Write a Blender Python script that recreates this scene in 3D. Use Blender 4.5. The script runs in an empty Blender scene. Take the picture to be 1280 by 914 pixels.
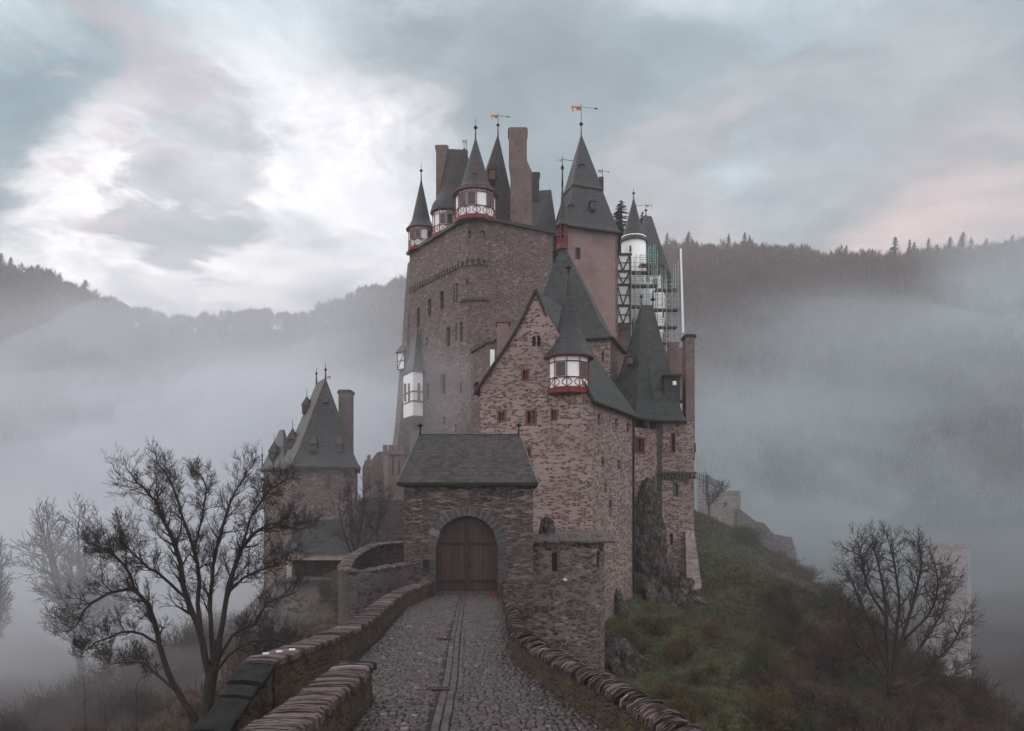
import bpy, bmesh, math, random
import numpy as np
from mathutils import Vector, noise
random.seed(7); np.random.seed(7)
R = math.radians
# ------------------------------------------------------------------ camera
CZ, F, HY = 3.77, 1000.0, 640.0          # eye height, focal length and horizon row (1280 wide)
SC = bpy.context.scene
cam_d = bpy.data.cameras.new('camera'); cam = bpy.data.objects.new('camera', cam_d)
SC.collection.objects.link(cam); SC.camera = cam
cam.location = (0, 0, CZ); cam.rotation_euler = (R(90), 0, 0)
cam_d.sensor_width = 36; cam_d.lens = 36 * F / 1280; cam_d.shift_y = (HY - 457) / 1280
cam_d.clip_start = 0.1; cam_d.clip_end = 5000
# ------------------------------------------------------------------ node helpers
def val(nt, x, sock):
    if isinstance(x, bpy.types.NodeSocket): nt.links.new(x, sock)
    elif x is not None:
        if hasattr(sock.default_value, '__len__') and not hasattr(x, '__len__'): x = (x,) * len(sock.default_value)
        if hasattr(x, '__len__') and len(x) == 3 and len(sock.default_value) == 4: x = (*x, 1)
        sock.default_value = x
class NB:
    def __init__(s, nt): s.nt = nt
    def n(s, t, out=0, props=None, **k):
        nd = s.nt.nodes.new(t)
        for a, b in (props or {}).items(): setattr(nd, a, b)
        for a, b in k.items():
            key = int(a[1:]) if a[0] == 'i' and a[1:].isdigit() else a.replace('_', ' ')
            val(s.nt, b, nd.inputs[key])
        return nd if out is None else nd.outputs[out]
    def m(s, op, a, b=None, c=None, clamp=False):
        return s.n('ShaderNodeMath', props={'operation': op, 'use_clamp': clamp}, i0=a, i1=b, i2=c)
    def v(s, op, a, b=None, out=0):
        return s.n('ShaderNodeVectorMath', out, props={'operation': op}, i0=a, i1=b)
    def mix(s, f, a, b, mode='MIX'):
        nd = s.nt.nodes.new('ShaderNodeMix'); nd.data_type = 'RGBA'; nd.blend_type = mode
        val(s.nt, f, nd.inputs[0]); val(s.nt, a, nd.inputs[6]); val(s.nt, b, nd.inputs[7])
        return nd.outputs[2]
    def ss(s, x, a, b, c=0.0, d=1.0):
        nd = s.nt.nodes.new('ShaderNodeMapRange'); nd.interpolation_type = 'SMOOTHSTEP'
        val(s.nt, x, nd.inputs[0]); val(s.nt, a, nd.inputs[1]); val(s.nt, b, nd.inputs[2])
        val(s.nt, c, nd.inputs[3]); val(s.nt, d, nd.inputs[4]); return nd.outputs[0]
    def noise(s, vec, scale, detail=4, rough=0.55, dist=0.0, out=0):
        return s.n('ShaderNodeTexNoise', out, Vector=vec, Scale=scale, Detail=detail, Roughness=rough, Distortion=dist)
# ------------------------------------------------------------------ world: nishita sky under broken cloud
SUN_EL, SUN_AZ = 16.0, -62.0             # sun low on the left, a little behind the castle (azimuth from +Y)
W = bpy.data.worlds.new('World'); SC.world = W; W.use_nodes = True
nt = W.node_tree; nt.nodes.clear(); b = NB(nt)
sky = nt.nodes.new('ShaderNodeTexSky'); sky.sky_type = 'NISHITA'; sky.sun_disc = False
sky.sun_elevation = R(SUN_EL); sky.sun_rotation = R(SUN_AZ); sky.air_density = 1.0; sky.dust_density = 2.0
tc = b.n('ShaderNodeTexCoord', None); D = tc.outputs['Generated']
sep = b.n('ShaderNodeSeparateXYZ', None, Vector=D)
zz = b.m('ADD', b.m('MAXIMUM', sep.outputs[2], 0.0), 0.16)
pl = b.n('ShaderNodeCombineXYZ', X=b.m('DIVIDE', sep.outputs[0], zz), Y=b.m('DIVIDE', sep.outputs[1], zz), Z=0.0)
warp = b.v('MULTIPLY', b.v('SUBTRACT', b.noise(pl, 1.1, 4, .55, out=1), (.5, .5, .5)), (.55, .55, 0))
pw = b.v('ADD', pl, warp)
n1 = b.noise(b.v('MULTIPLY', pw, (1, .8, 1)), 1.5, 12, 0.56)
n2 = b.noise(b.v('ADD', pw, (5.2, 1.7, 0)), 3.4, 12, 0.6)
n3 = b.noise(b.v('ADD', pw, (1.2, 8.7, 0)), 1.9, 12, 0.58)
def blob(px, py, w, k=.12):
    d = Vector(((px - 640) / F, 1, (HY - py) / F)).normalized()
    wob = b.m('MULTIPLY', b.m('SUBTRACT', n3, 0.5), k)
    dp = b.m('ADD', b.v('DOT_PRODUCT', D, tuple(d), out=1), wob); c = math.cos(w)
    return b.ss(dp, c, 1 - (1 - c) * .15)
def over(base, f, col): return b.mix(f, base, col)
def mul(a, c): return b.m('MULTIPLY', a, c)
lit = b.mix(b.ss(n1, .40, .62), (3.0, 3.6, 3.85), (1.5, 1.92, 2.08))          # thin cloud with darker bands
lit = over(lit, mul(blob(150, 60, .30), .8), (4.0, 4.5, 4.8))
lit = over(lit, mul(blob(1010, 70, .13), .75), (2.9, 4.3, 4.7))
lit = over(lit, mul(blob(1240, 130, .22), .75), (1.1, 2.0, 2.3))
lit = over(lit, mul(blob(820, 170, .20), b.ss(n1, .62, .40, .45, .9)), (1.45, 1.95, 2.12))
lit = over(lit, mul(blob(560, 120, .20), b.ss(n2, .62, .40, .4, .9)), (1.5, 1.82, 2.0))
lit = over(lit, mul(blob(1090, 120, .12), b.ss(n2, .42, .6, .1, .8)), (3.2, 4.0, 4.2))
lit = over(lit, mul(blob(110, 200, .22, .07), b.ss(n2, .7, .42, .7, 1.0)), (.9, 1.55, 1.8))
lit = over(lit, mul(blob(30, 270, .14, .05), .8), (.95, 1.55, 1.8))
lit = over(lit, mul(blob(330, 320, .27, .08), b.ss(n2, .66, .40, .3, 1.0)), (6.0, 5.9, 6.1))
lit = over(lit, mul(blob(210, 340, .20, .06), b.ss(n2, .66, .40, .45, 1.0)), (6.6, 6.4, 6.5))
lit = over(lit, mul(blob(260, 235, .09, .04), b.ss(n1, .40, .58, .4, .9)), (2.2, 2.45, 2.7))
lit = over(lit, mul(blob(20, 20, .12), .5), (3.3, 2.75, 3.0))
lit = over(lit, mul(blob(1100, 260, .28), b.ss(n1, .60, .42, .5, .9)), (2.2, 2.35, 2.55))
lit = over(lit, mul(blob(1190, 345, .16, .03), .6), (5.0, 3.6, 3.4))
lit = over(lit, mul(blob(860, 268, .10, .04), .6), (2.9, 2.8, 2.9))
el = b.ss(sep.outputs[2], .50, .78); back = b.ss(sep.outputs[1], .45, -.1)      # unseen sky overhead and behind the viewer, brightened to light the castle front
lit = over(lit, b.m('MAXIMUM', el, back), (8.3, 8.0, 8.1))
n4 = b.noise(b.v('ADD', pw, (3.3, 2.2, 0)), 5.5, 14, 0.62)
lit = b.v('MULTIPLY', lit, b.n('ShaderNodeCombineXYZ', X=b.ss(n4, .3, .7, 1.16, .86), Y=b.ss(n4, .3, .7, 1.14, .88), Z=b.ss(n4, .3, .7, 1.12, .90)))
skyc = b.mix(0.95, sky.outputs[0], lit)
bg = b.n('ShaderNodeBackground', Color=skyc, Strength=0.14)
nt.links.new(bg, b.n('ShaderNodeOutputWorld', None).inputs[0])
W.cycles.sampling_method = 'MANUAL'; W.cycles.sample_map_resolution = 512
# ------------------------------------------------------------------ sun (overcast: soft, weak)
sd = bpy.data.lights.new('sun', 'SUN'); sd.energy = 0.8; sd.angle = R(25); sd.color = (1.0, 0.93, 0.88)
sun = bpy.data.objects.new('sun', sd); SC.collection.objects.link(sun)
sv = Vector((math.sin(R(SUN_AZ)) * math.cos(R(SUN_EL)), math.cos(R(SUN_AZ)) * math.cos(R(SUN_EL)), math.sin(R(SUN_EL))))
sun.rotation_euler = sv.to_track_quat('Z', 'Y').to_euler()
SC.view_settings.view_transform = 'Standard'; SC.view_settings.look = 'None'
SC.view_settings.exposure = 0.5; SC.view_settings.gamma = 1.0; SC.view_settings.use_curve_mapping = False
SC.cycles.volume_bounces = 4; SC.cycles.max_bounces = 7; SC.cycles.diffuse_bounces = 2; SC.cycles.glossy_bounces = 2
SC.cycles.transparent_max_bounces = 16; SC.cycles.use_denoising = True
SC.cycles.use_adaptive_sampling = True; SC.cycles.adaptive_threshold = 0.02
# ------------------------------------------------------------------ materials
MATS = {}
def material(name):
    m = bpy.data.materials.new(name); m.use_nodes = True; m.node_tree.nodes.clear()
    b = NB(m.node_tree); o = b.n('ShaderNodeOutputMaterial', None)
    MATS[name] = m
    return m, b, o
def finish(b, o, col, rough=0.9, bump=None, strength=0.5, dist=0.05, spec=0.3, metal=0.0):
    k = dict(Base_Color=col, Roughness=rough, Metallic=metal)
    p = b.n('ShaderNodeBsdfPrincipled', None, **k); val(b.nt, spec, p.inputs['Specular IOR Level'])
    if bump is not None:
        bn = b.n('ShaderNodeBump', Strength=strength, Distance=dist, Height=bump); b.nt.links.new(bn, p.inputs['Normal'])
    b.nt.links.new(p.outputs[0], o.inputs[0])
def OC(b): return b.n('ShaderNodeTexCoord', 'Object' if False else 3)
def rubble(name, mortar, stones, scale=(2.2, 2.2, 6.5), cover=0.6, grain=0.25, moss=None, flecks=0.0, gap=0.09, bump=0.6):
    """rubble masonry: mortar colour, list of two stone colours, voronoi cell density per metre"""
    m, b, o = material(name); co = OC(b)
    wob = b.noise(co, 1.3, 3, 0.6, out=1)
    co2 = b.v('ADD', b.v('MULTIPLY', co, scale), b.v('MULTIPLY', b.v('SUBTRACT', wob, (.5, .5, .5)), (1.2, 1.2, 1.6)))
    ed = b.n('ShaderNodeTexVoronoi', 'Distance', props={'feature': 'DISTANCE_TO_EDGE'}, Vector=co2, Scale=1.0)
    ce = b.n('ShaderNodeTexVoronoi', 'Color', props={'feature': 'F1'}, Vector=co2, Scale=1.0)
    cs = b.n('ShaderNodeSeparateColor', None, Color=ce)
    fine = b.noise(co, 14, 6, 0.65); big = b.noise(co, 0.35, 4, 0.6)
    present = b.ss(cs.outputs[0], 1 - cover - .05, 1 - cover + .05)
    edge = b.ss(b.m('ADD', ed, b.m('MULTIPLY', b.m('SUBTRACT', fine, .5), .16)), gap * .5, gap * 1.6)
    mask = b.m('MULTIPLY', present, edge)
    sc_ = b.mix(cs.outputs[1], stones[0], stones[1])
    if len(stones) > 2: sc_ = b.mix(b.ss(cs.outputs[2], .82, .9), sc_, stones[2])
    col = b.mix(mask, mortar, sc_)
    col = b.mix(b.ss(fine, .3, .75, 0, grain * 2), col, (0.02, 0.016, 0.016), 'MIX')
    col = b.mix(b.ss(big, .35, .7, 0, .55), col, tuple(c * .42 for c in mortar))
    if flecks: col = b.mix(b.m('MULTIPLY', b.ss(b.noise(b.v('MULTIPLY', co, (1, 1, 3)), 6, 3, .6), .66, .74), flecks), col, (.5, .47, .46))
    if moss:
        mm = b.ss(b.noise(b.v('MULTIPLY', co, (1, 1, .45)), 1.9, 6, .7), .44, .66)
        col = b.mix(b.m('MULTIPLY', mm, .8), col, moss)
    h = b.m('ADD', b.m('MULTIPLY', mask, .7), b.m('MULTIPLY', fine, .5))
    finish(b, o, col, .88, h, bump, .06)
    return m
rubble('stone_gate', (.19, .150, .140), [(.030, .021, .020), (.100, .068, .062), (.30, .24, .225)], (2.3, 2.3, 12.5), .94, .2, flecks=.7, gap=.085, bump=1.0)
rubble('stone_house', (.35, .262, .238), [(.056, .041, .039), (.145, .104, .097), (.38, .30, .28)], (3.0, 3.0, 8.6), .62, .16, gap=.10, bump=1.0)
rubble('stone_keep', (.20, .148, .140), [(.052, .037, .035), (.135, .094, .088), (.31, .245, .235)], (2.6, 2.6, 6.5), .78, .18, flecks=.4, gap=.10, bump=.8)
rubble('stone_bastion', (.24, .19, .18), [(.034, .026, .027), (.11, .083, .08), (.38, .33, .32)], (3.0, 3.0, 6.5), .78, .3, flecks=.6, gap=.10, bump=1.1)
rubble('stone_parapet', (.075, .055, .038), [(.028, .020, .018), (.075, .052, .036)], (5.0, 5.0, 10.0), .8, .3, moss=(.088, .056, .025), gap=.12, bump=1.0)
rubble('stone_dark', (.12, .10, .10), [(.05, .042, .044), (.11, .09, .09)], (2.0, 2.0, 5), .7, .4, flecks=.2)
rubble('plaster_pink', (.27, .19, .182), [(.24, .168, .163), (.30, .21, .20)], (1.2, 1.2, 2), .3, .12, bump=.25)
rubble('brick_pink', (.30, .215, .195), [(.25, .158, .145), (.30, .208, .19)], (3.5, 3.5, 12), .9, .15, bump=.5)
rubble('stone_ruin', (.42, .35, .35), [(.2, .155, .155), (.34, .27, .27), (.5, .43, .43)], (1.1, 1.1, 3.0), .8, .25, flecks=.4, bump=.7)
rubble('chimney_plaster', (.24, .18, .168), [(.15, .108, .10), (.21, .15, .142)], (2, 2, 3), .5, .35, moss=(.12, .088, .082), bump=.4)
def plain(name, col, rough=.8, var=.3, scale=3.0, bump=.2, metal=0, spec=.3, col2=None, island=0):
    m, b, o = material(name); co = OC(b); f = b.noise(co, scale, 7, .65)
    c = b.mix(b.ss(f, .3, .7), col, col2 or tuple(x * (1 - var) for x in col))
    if island:      # each loose stone gets its own tone
        ri = b.n('ShaderNodeNewGeometry', 8); c = b.mix(b.m('MULTIPLY', ri, island), c, tuple(x * .35 for x in (col2 or col))); c = b.mix(b.ss(ri, .03, 0, 0, .35), c, (.5, .46, .45))
    finish(b, o, c, rough, b.noise(co, scale * 6, 5, .6), bump, .02, spec, metal); return m
plain('white_plaster', (.88, .91, .92), .85, .08, 1.6)
plain('pale_render', (.50, .42, .38), .9, .3, 1.2)
plain('red_timber', (.20, .028, .030), .7, .4, 5)
plain('brown_timber', (.05, .032, .03), .8, .4, 5)
plain('frame_red', (.16, .05, .045), .7, .4, 6)
plain('eave_wood', (.022, .016, .016), .8, .4, 5); plain('rusty_iron', (.075, .042, .038), .7, .4, 9); plain('shutter_dull', (.10, .045, .042), .8, .4, 6); plain('iron', (.025, .026, .028), .55, .3, 8, metal=.6)
plain('copper_green', (.11, .16, .15), .6, .35, 6)
plain('arch_stone', (.105, .095, .096), .85, .5, 3.5, .8, island=.5); plain('mortar_light', (.22, .20, .195), .9, .3, 5)
plain('glass_dark', (.018, .019, .022), .12, .3, .7, 0, spec=.5)
plain('vane_gold', (.62, .22, .05), .5, .2, 3); plain('vane_red', (.4, .03, .025), .5, .2, 3)
plain('vane_white', (.62, .6, .55), .5, .2, 3); plain('vane_teal', (.06, .25, .25), .5, .2, 3)
plain('scaffold_steel', (.36, .45, .43), .5, .3, 4); plain('scaffold_green', (.06, .17, .125), .7, .3, 3)
plain('scaffold_board', (.12, .085, .08), .8, .3, 3); plain('tube_white', (.8, .84, .86), .5, .05, 1)
plain('bark', (.045, .034, .032), .95, .5, 4, .8, col2=(.025, .02, .018)); plain('twig', (.042, .03, .029), .95, .3, 3)
plain('bark_red', (.074, .031, .028), .95, .4, .03, .0, col2=(.040, .021, .019)); plain('bark_far', (.048, .034, .034), .95, .4, .03, .0, col2=(.032, .026, .025)); plain('conifer', (.016, .022, .018), .95, .4, 1)
plain('slab_red', (.165, .115, .115), .6, .5, 6.0, 1.0, col2=(.055, .04, .04), island=.8); plain('slab_dark', (.022, .023, .023), .85, .5, 6, 1.0, col2=(.009, .010, .010), spec=.15)
plain('slate_edge', (.17, .125, .12), .6, .6, 5.0, 1.0, col2=(.045, .03, .029), island=.95); plain('slab_pale', (.62, .6, .6), .6, .3, 6)
plain('leaf_orange', (.2, .06, .03), .8, .4, 8); plain('shrub_twig', (.062, .042, .034), .95, .4, 1.0, col2=(.04, .035, .026))
plain('moss_tuft', (.06, .06, .028), .95, .5, 1.0, col2=(.085, .055, .03))
def slate(name, c0, c1, rough=.5, w=.26, h=.19, moss=None):
    m, b, o = material(name); uv = b.n('ShaderNodeTexCoord', 2); co = OC(b)
    br = b.n('ShaderNodeTexBrick', None, props={'offset': .5}, Vector=uv, Color1=(*c0, 1), Color2=(*c1, 1), Mortar=(.012, .012, .013, 1), Scale=1.0)
    br.inputs['Mortar Size'].default_value = .012; br.inputs['Mortar Smooth'].default_value = .6
    br.inputs['Brick Width'].default_value = w; br.inputs['Row Height'].default_value = h; br.inputs['Bias'].default_value = 0.0
    big = b.noise(co, .5, 5, .65); fine = b.noise(co, 9, 4, .6)
    col = b.mix(b.ss(big, .35, .7, 0, .6), br.outputs[0], tuple(x * .55 for x in c0))
    if moss: col = b.mix(b.ss(b.noise(co, 1.1, 6, .7), .5, .68, 0, .6), col, moss)
    sx = b.n('ShaderNodeSeparateXYZ', None, Vector=uv)
    ramp = b.m('FRACT', b.m('DIVIDE', sx.outputs[1], h))
    hh = b.m('ADD', b.m('MULTIPLY', ramp, -.5), b.m('ADD', b.m('MULTIPLY', br.outputs[1], -.6), b.m('MULTIPLY', fine, .6)))
    finish(b, o, col, b.ss(fine, .3, .7, rough - .08, rough + .16), hh, .8, .035, .32); return m
slate('slate', (.044, .042, .046), (.010, .009, .011)); slate('slate_brown', (.046, .037, .037), (.011, .009, .009), .6, moss=(.055, .05, .034))
slate('slate_green', (.034, .040, .040), (.008, .011, .011), .55, .4, .3, moss=(.030, .048, .043)); slate('slate_moss', (.056, .051, .049), (.012, .011, .010), .65, moss=(.048, .048, .034))
def door_mat():
    m, b, o = material('door_wood'); co = OC(b)
    pk = b.n('ShaderNodeTexBrick', None, props={'offset': 0}, Vector=b.v('MULTIPLY', b.n('ShaderNodeTexCoord', 2), (1, 1, 1)), Color1=(.048, .027, .024, 1), Color2=(.030, .018, .017, 1), Mortar=(.008, .007, .007, 1), Scale=1.0)
    pk.inputs['Brick Width'].default_value = .22; pk.inputs['Row Height'].default_value = 9; pk.inputs['Mortar Size'].default_value = .012
    g = b.noise(b.v('MULTIPLY', co, (12, 12, .8)), 1.5, 6, .6)
    c = b.mix(b.ss(g, .35, .75, 0, .5), pk.outputs[0], (.07, .044, .038))
    finish(b, o, c, .7, b.m('SUBTRACT', g, pk.outputs[1]), .5, .02)
door_mat()
def cobble_mat():
    m, b, o = material('cobble'); co = OC(b)
    ri = b.n('ShaderNodeNewGeometry', 8); c3 = b.n('ShaderNodeSeparateColor', None, Color=b.n('ShaderNodeTexWhiteNoise', 1, props={'noise_dimensions': '1D'}, W=ri))
    f = b.noise(co, 30, 5, .6); big = b.noise(co, .7, 4, .6)
    col = b.mix(c3.outputs[0], (.022, .016, .016), (.070, .052, .051))
    col = b.mix(b.ss(c3.outputs[1], .975, .985), col, (.17, .14, .14))
    col = b.mix(b.ss(big, .35, .65, 0, .5), col, (.05, .04, .04))
    finish(b, o, col, b.ss(f, .3, .7, .34, .65), f, .6, .012, .4)
    plain('channel_stone', (.062, .048, .047), .5, .5, 5.0, .6, col2=(.042, .033, .032), island=.5)
    plain('mortar_dark', (.014, .011, .011), .9, .4, 9)
cobble_mat()
def ground_mat():
    m, b, o = material('ground'); co = OC(b)
    n = b.noise(co, .13, 7, .6, .4); f = b.noise(co, 1.7, 8, .68); ff = b.noise(co, 9, 6, .7)
    s = b.n('ShaderNodeSeparateXYZ', None, Vector=co)
    g = b.m('MULTIPLY', b.ss(s.outputs[0], 1.0, 8.0), b.ss(b.m('ADD', s.outputs[0], b.m('ADD', b.m('MULTIPLY', s.outputs[1], -.14), b.m('MULTIPLY', n, 22))), 33, 17))
    litter = b.mix(b.ss(f, .35, .65), (.050, .034, .027), (.085, .058, .042))
    grass = b.mix(b.ss(f, .32, .68), (.090, .094, .046), (.040, .044, .026))
    grass = b.mix(b.ss(ff, .45, .75, 0, .7), grass, (.085, .08, .04))
    litter = b.mix(b.ss(b.noise(co, .5, 6, .7), .5, .62, 0, .6), litter, (.035, .045, .022))
    col = b.mix(g, litter, grass)
    col = b.mix(b.ss(b.v('LENGTH', co, None, 1), 115, 160), col, (.032, .022, .021))      # forest floor
    finish(b, o, col, .95, b.m('ADD', f, ff), .9, .18, .15)
ground_mat()
def rock_mat():
    m, b, o = material('rock'); co = OC(b)
    st = b.noise(b.v('MULTIPLY', co, (1.6, 1.6, .7)), 1.3, 8, .7, .9); f = b.noise(co, 7, 6, .7)
    v = b.n('ShaderNodeTexVoronoi', 'Distance', props={'feature': 'DISTANCE_TO_EDGE'}, Vector=b.v('ADD', co, b.v('MULTIPLY', b.noise(co, 1.5, 4, out=1), (1.5, 1.5, 1.5))), Scale=1.5)
    col = b.mix(b.ss(st, .40, .60), (.026, .021, .022), (.17, .142, .14))
    col = b.mix(b.ss(b.noise(co, .8, 6, .7), .46, .6, 0, .9), col, (.068, .045, .026))
    col = b.mix(b.ss(b.noise(b.v('ADD', co, (9, 3, 1)), 1.1, 6, .7), .55, .66, 0, .8), col, (.040, .046, .024))
    finish(b, o, col, .85, b.m('ADD', b.m('MULTIPLY', st, 1.2), b.m('ADD', b.m('MULTIPLY', f, .4), b.ss(v, 0, .08))), 1.0, .3, .3)
rock_mat()
# ------------------------------------------------------------------ object helpers
COL = SC.collection
def thing(name, label, cat, loc=(0, 0, 0), group=None):
    o = bpy.data.objects.new(name, None); COL.objects.link(o); o.location = loc; o.empty_display_size = .3
    o['label'] = label; o['category'] = cat
    if group: o['group'] = group
    return o
def tag(o, label=None, cat=None, group=None, kind=None):
    for k, v_ in (('label', label), ('category', cat), ('group', group), ('kind', kind)):
        if v_: o[k] = v_
    return o
def wloc(o):
    v_ = Vector((0, 0, 0))
    while o is not None: v_ += o.location; o = o.parent
    return v_
class MB:
    def __init__(s): s.v = []; s.f = []
    def add(s, vs, fs):
        k = len(s.v); s.v += [tuple(p) for p in vs]; s.f += [tuple(i + k for i in f) for f in fs]; return s
    def quad(s, *p): return s.add(p, [tuple(range(len(p)))])
    def box(s, c, size, rz=0.0, rx=0.0, ry=0.0):
        from mathutils import Euler
        m = Euler((rx, ry, rz)).to_matrix(); c = Vector(c)
        vs = [c + m @ Vector((a * size[0] / 2, bb * size[1] / 2, d * size[2] / 2)) for d in (-1, 1) for a, bb in ((-1, -1), (1, -1), (1, 1), (-1, 1))]
        return s.add(vs, [(3, 2, 1, 0), (4, 5, 6, 7), (0, 1, 5, 4), (1, 2, 6, 5), (2, 3, 7, 6), (3, 0, 4, 7)])
    def prism(s, pts, z0, z1, cap=True):
        n = len(pts); vs = [(x, y, z0) for x, y in pts] + [(x, y, z1) for x, y in pts]
        fs = [(i, (i + 1) % n, n + (i + 1) % n, n + i) for i in range(n)]
        if cap: fs += [tuple(range(n, 2 * n)), tuple(range(n - 1, -1, -1))]
        return s.add(vs, fs)
    def loft(s, rings, closed=True, cap=False):
        n = len(rings[0]); vs = [p for r in rings for p in r]; fs = []
        for k in range(len(rings) - 1):
            for i in range(n if closed else n - 1):
                j = (i + 1) % n; fs.append((k * n + i, k * n + j, (k + 1) * n + j, (k + 1) * n + i))
        if cap: fs += [tuple(range((len(rings) - 1) * n, len(rings) * n)), tuple(range(n - 1, -1, -1))]
        return s.add(vs, fs)
    def lathe(s, c, prof, n=16, ph=0.0, cap=True):
        return s.loft([[(c[0] + r * math.cos(ph + 2 * math.pi * i / n), c[1] + r * math.sin(ph + 2 * math.pi * i / n), c[2] + z) for i in range(n)] for r, z in prof], cap=cap)
    def tube(s, pts, rad, n=6):
        pts = [Vector(p) for p in pts]; rr = rad if hasattr(rad, '__len__') else [rad] * len(pts)
        rings = []; up = Vector((.31, .27, .91)); t = (pts[1] - pts[0]).normalized(); a = t.cross(up)
        if a.length < .1: a = t.cross(Vector((1, 0, 0)))
        a.normalize()
        for i, p in enumerate(pts):
            t = (pts[min(i + 1, len(pts) - 1)] - pts[max(i - 1, 0)])
            if t.length < 1e-9: t = Vector((0, 0, 1))
            t.normalize(); a = (a - t * a.dot(t))
            if a.length < 1e-6: a = t.orthogonal()
            a.normalize(); c = t.cross(a)
            rings.append([p + (a * math.cos(2 * math.pi * k / n) + c * math.sin(2 * math.pi * k / n)) * rr[i] for k in range(n)])
        return s.loft(rings, cap=n > 3)
    def build(s, name, mat, parent=None, smooth=False, uv=True):
        off = wloc(parent) if parent is not None else Vector((0, 0, 0))
        me = bpy.data.meshes.new(name); me.from_pydata([(x - off.x, y - off.y, z - off.z) for x, y, z in s.v], [], s.f)
        me.materials.append(MATS[mat] if isinstance(mat, str) else mat)
        if uv: auto_uv(me)
        if smooth: me.polygons.foreach_set('use_smooth', [True] * len(me.polygons))
        o = bpy.data.objects.new(name, me); COL.objects.link(o); o.parent = parent
        return o
def auto_uv(me):
    l = me.uv_layers.new(name='uv'); up = Vector((0, 0, 1))
    data = [0.0] * (2 * len(me.loops)); vs = me.vertices
    for p in me.polygons:
        n = p.normal; u = up.cross(n)
        if u.length < .05: u = Vector((1, 0, 0)); w = Vector((0, 1, 0))
        else: u.normalize(); w = n.cross(u)
        for li in p.loop_indices:
            c = vs[me.loops[li].vertex_index].co; data[2 * li] = c.dot(u); data[2 * li + 1] = c.dot(w)
    l.data.foreach_set('uv', data)
def X(px, D): return (px - 640) * D / F
def Z(py, D): return CZ + (HY - py) * D / F
def P(px, py, D): return Vector((X(px, D), D, Z(py, D)))
# wall: p0 -> p1 left to right seen from outside, top = list of (u, z); holes (u0, u1, za, zb, arch)
def wall(mb, p0, p1, z0, top, holes=(), depth=.32):
    p0 = Vector(p0); p1 = Vector(p1); L = (p1 - p0).length; d = (p1 - p0) / L; inn = Vector((-d.y, d.x))
    if not hasattr(top, '__len__'): top = [(0, top), (L, top)]
    def tz(u):
        for (a, za), (c, zc) in zip(top, top[1:]):
            if u <= c + 1e-6: return za + (zc - za) * (u - a) / max(c - a, 1e-6)
        return top[-1][1]
    cuts = {0.0, L} | {a for a, _ in top if 0 < a < L}
    for h in holes:
        k = 14 if h[4] else 1
        for i in range(k + 1): cuts.add(h[0] + (h[1] - h[0]) * i / k)
    cuts = sorted(c for c in cuts if -1e-6 <= c <= L + 1e-6)
    pt = lambda u, z, w=0.0: (p0.x + d.x * u + inn.x * w, p0.y + d.y * u + inn.y * w, z)
    def ht(h, u):
        if not h[4]: return h[3]
        r = (h[1] - h[0]) / 2; c = (h[0] + h[1]) / 2
        return h[3] - r + math.sqrt(max(r * r - (u - c) ** 2, 0))
    for a, c in zip(cuts, cuts[1:]):
        if c - a < 1e-5: continue
        m = (a + c) / 2; za, zc = z0, z0
        for h in sorted((h for h in holes if h[0] < m < h[1]), key=lambda h: h[2]):
            mb.quad(pt(a, za), pt(c, zc), pt(c, h[2]), pt(a, h[2]))
            za, zc = ht(h, a), ht(h, c)
            mb.quad(pt(a, h[2]), pt(c, h[2]), pt(c, h[2], depth), pt(a, h[2], depth))
            mb.quad(pt(a, za), pt(a, za, depth), pt(c, zc, depth), pt(c, zc))
        mb.quad(pt(a, za), pt(c, zc), pt(c, tz(c)), pt(a, tz(a)))
    for h in holes:
        for u, s in ((h[0], 1), (h[1], -1)):
            q = [pt(u, h[2]), pt(u, h[2], depth), pt(u, ht(h, u), depth), pt(u, ht(h, u))]
            mb.quad(*(q if s > 0 else q[::-1]))
    return pt
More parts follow.
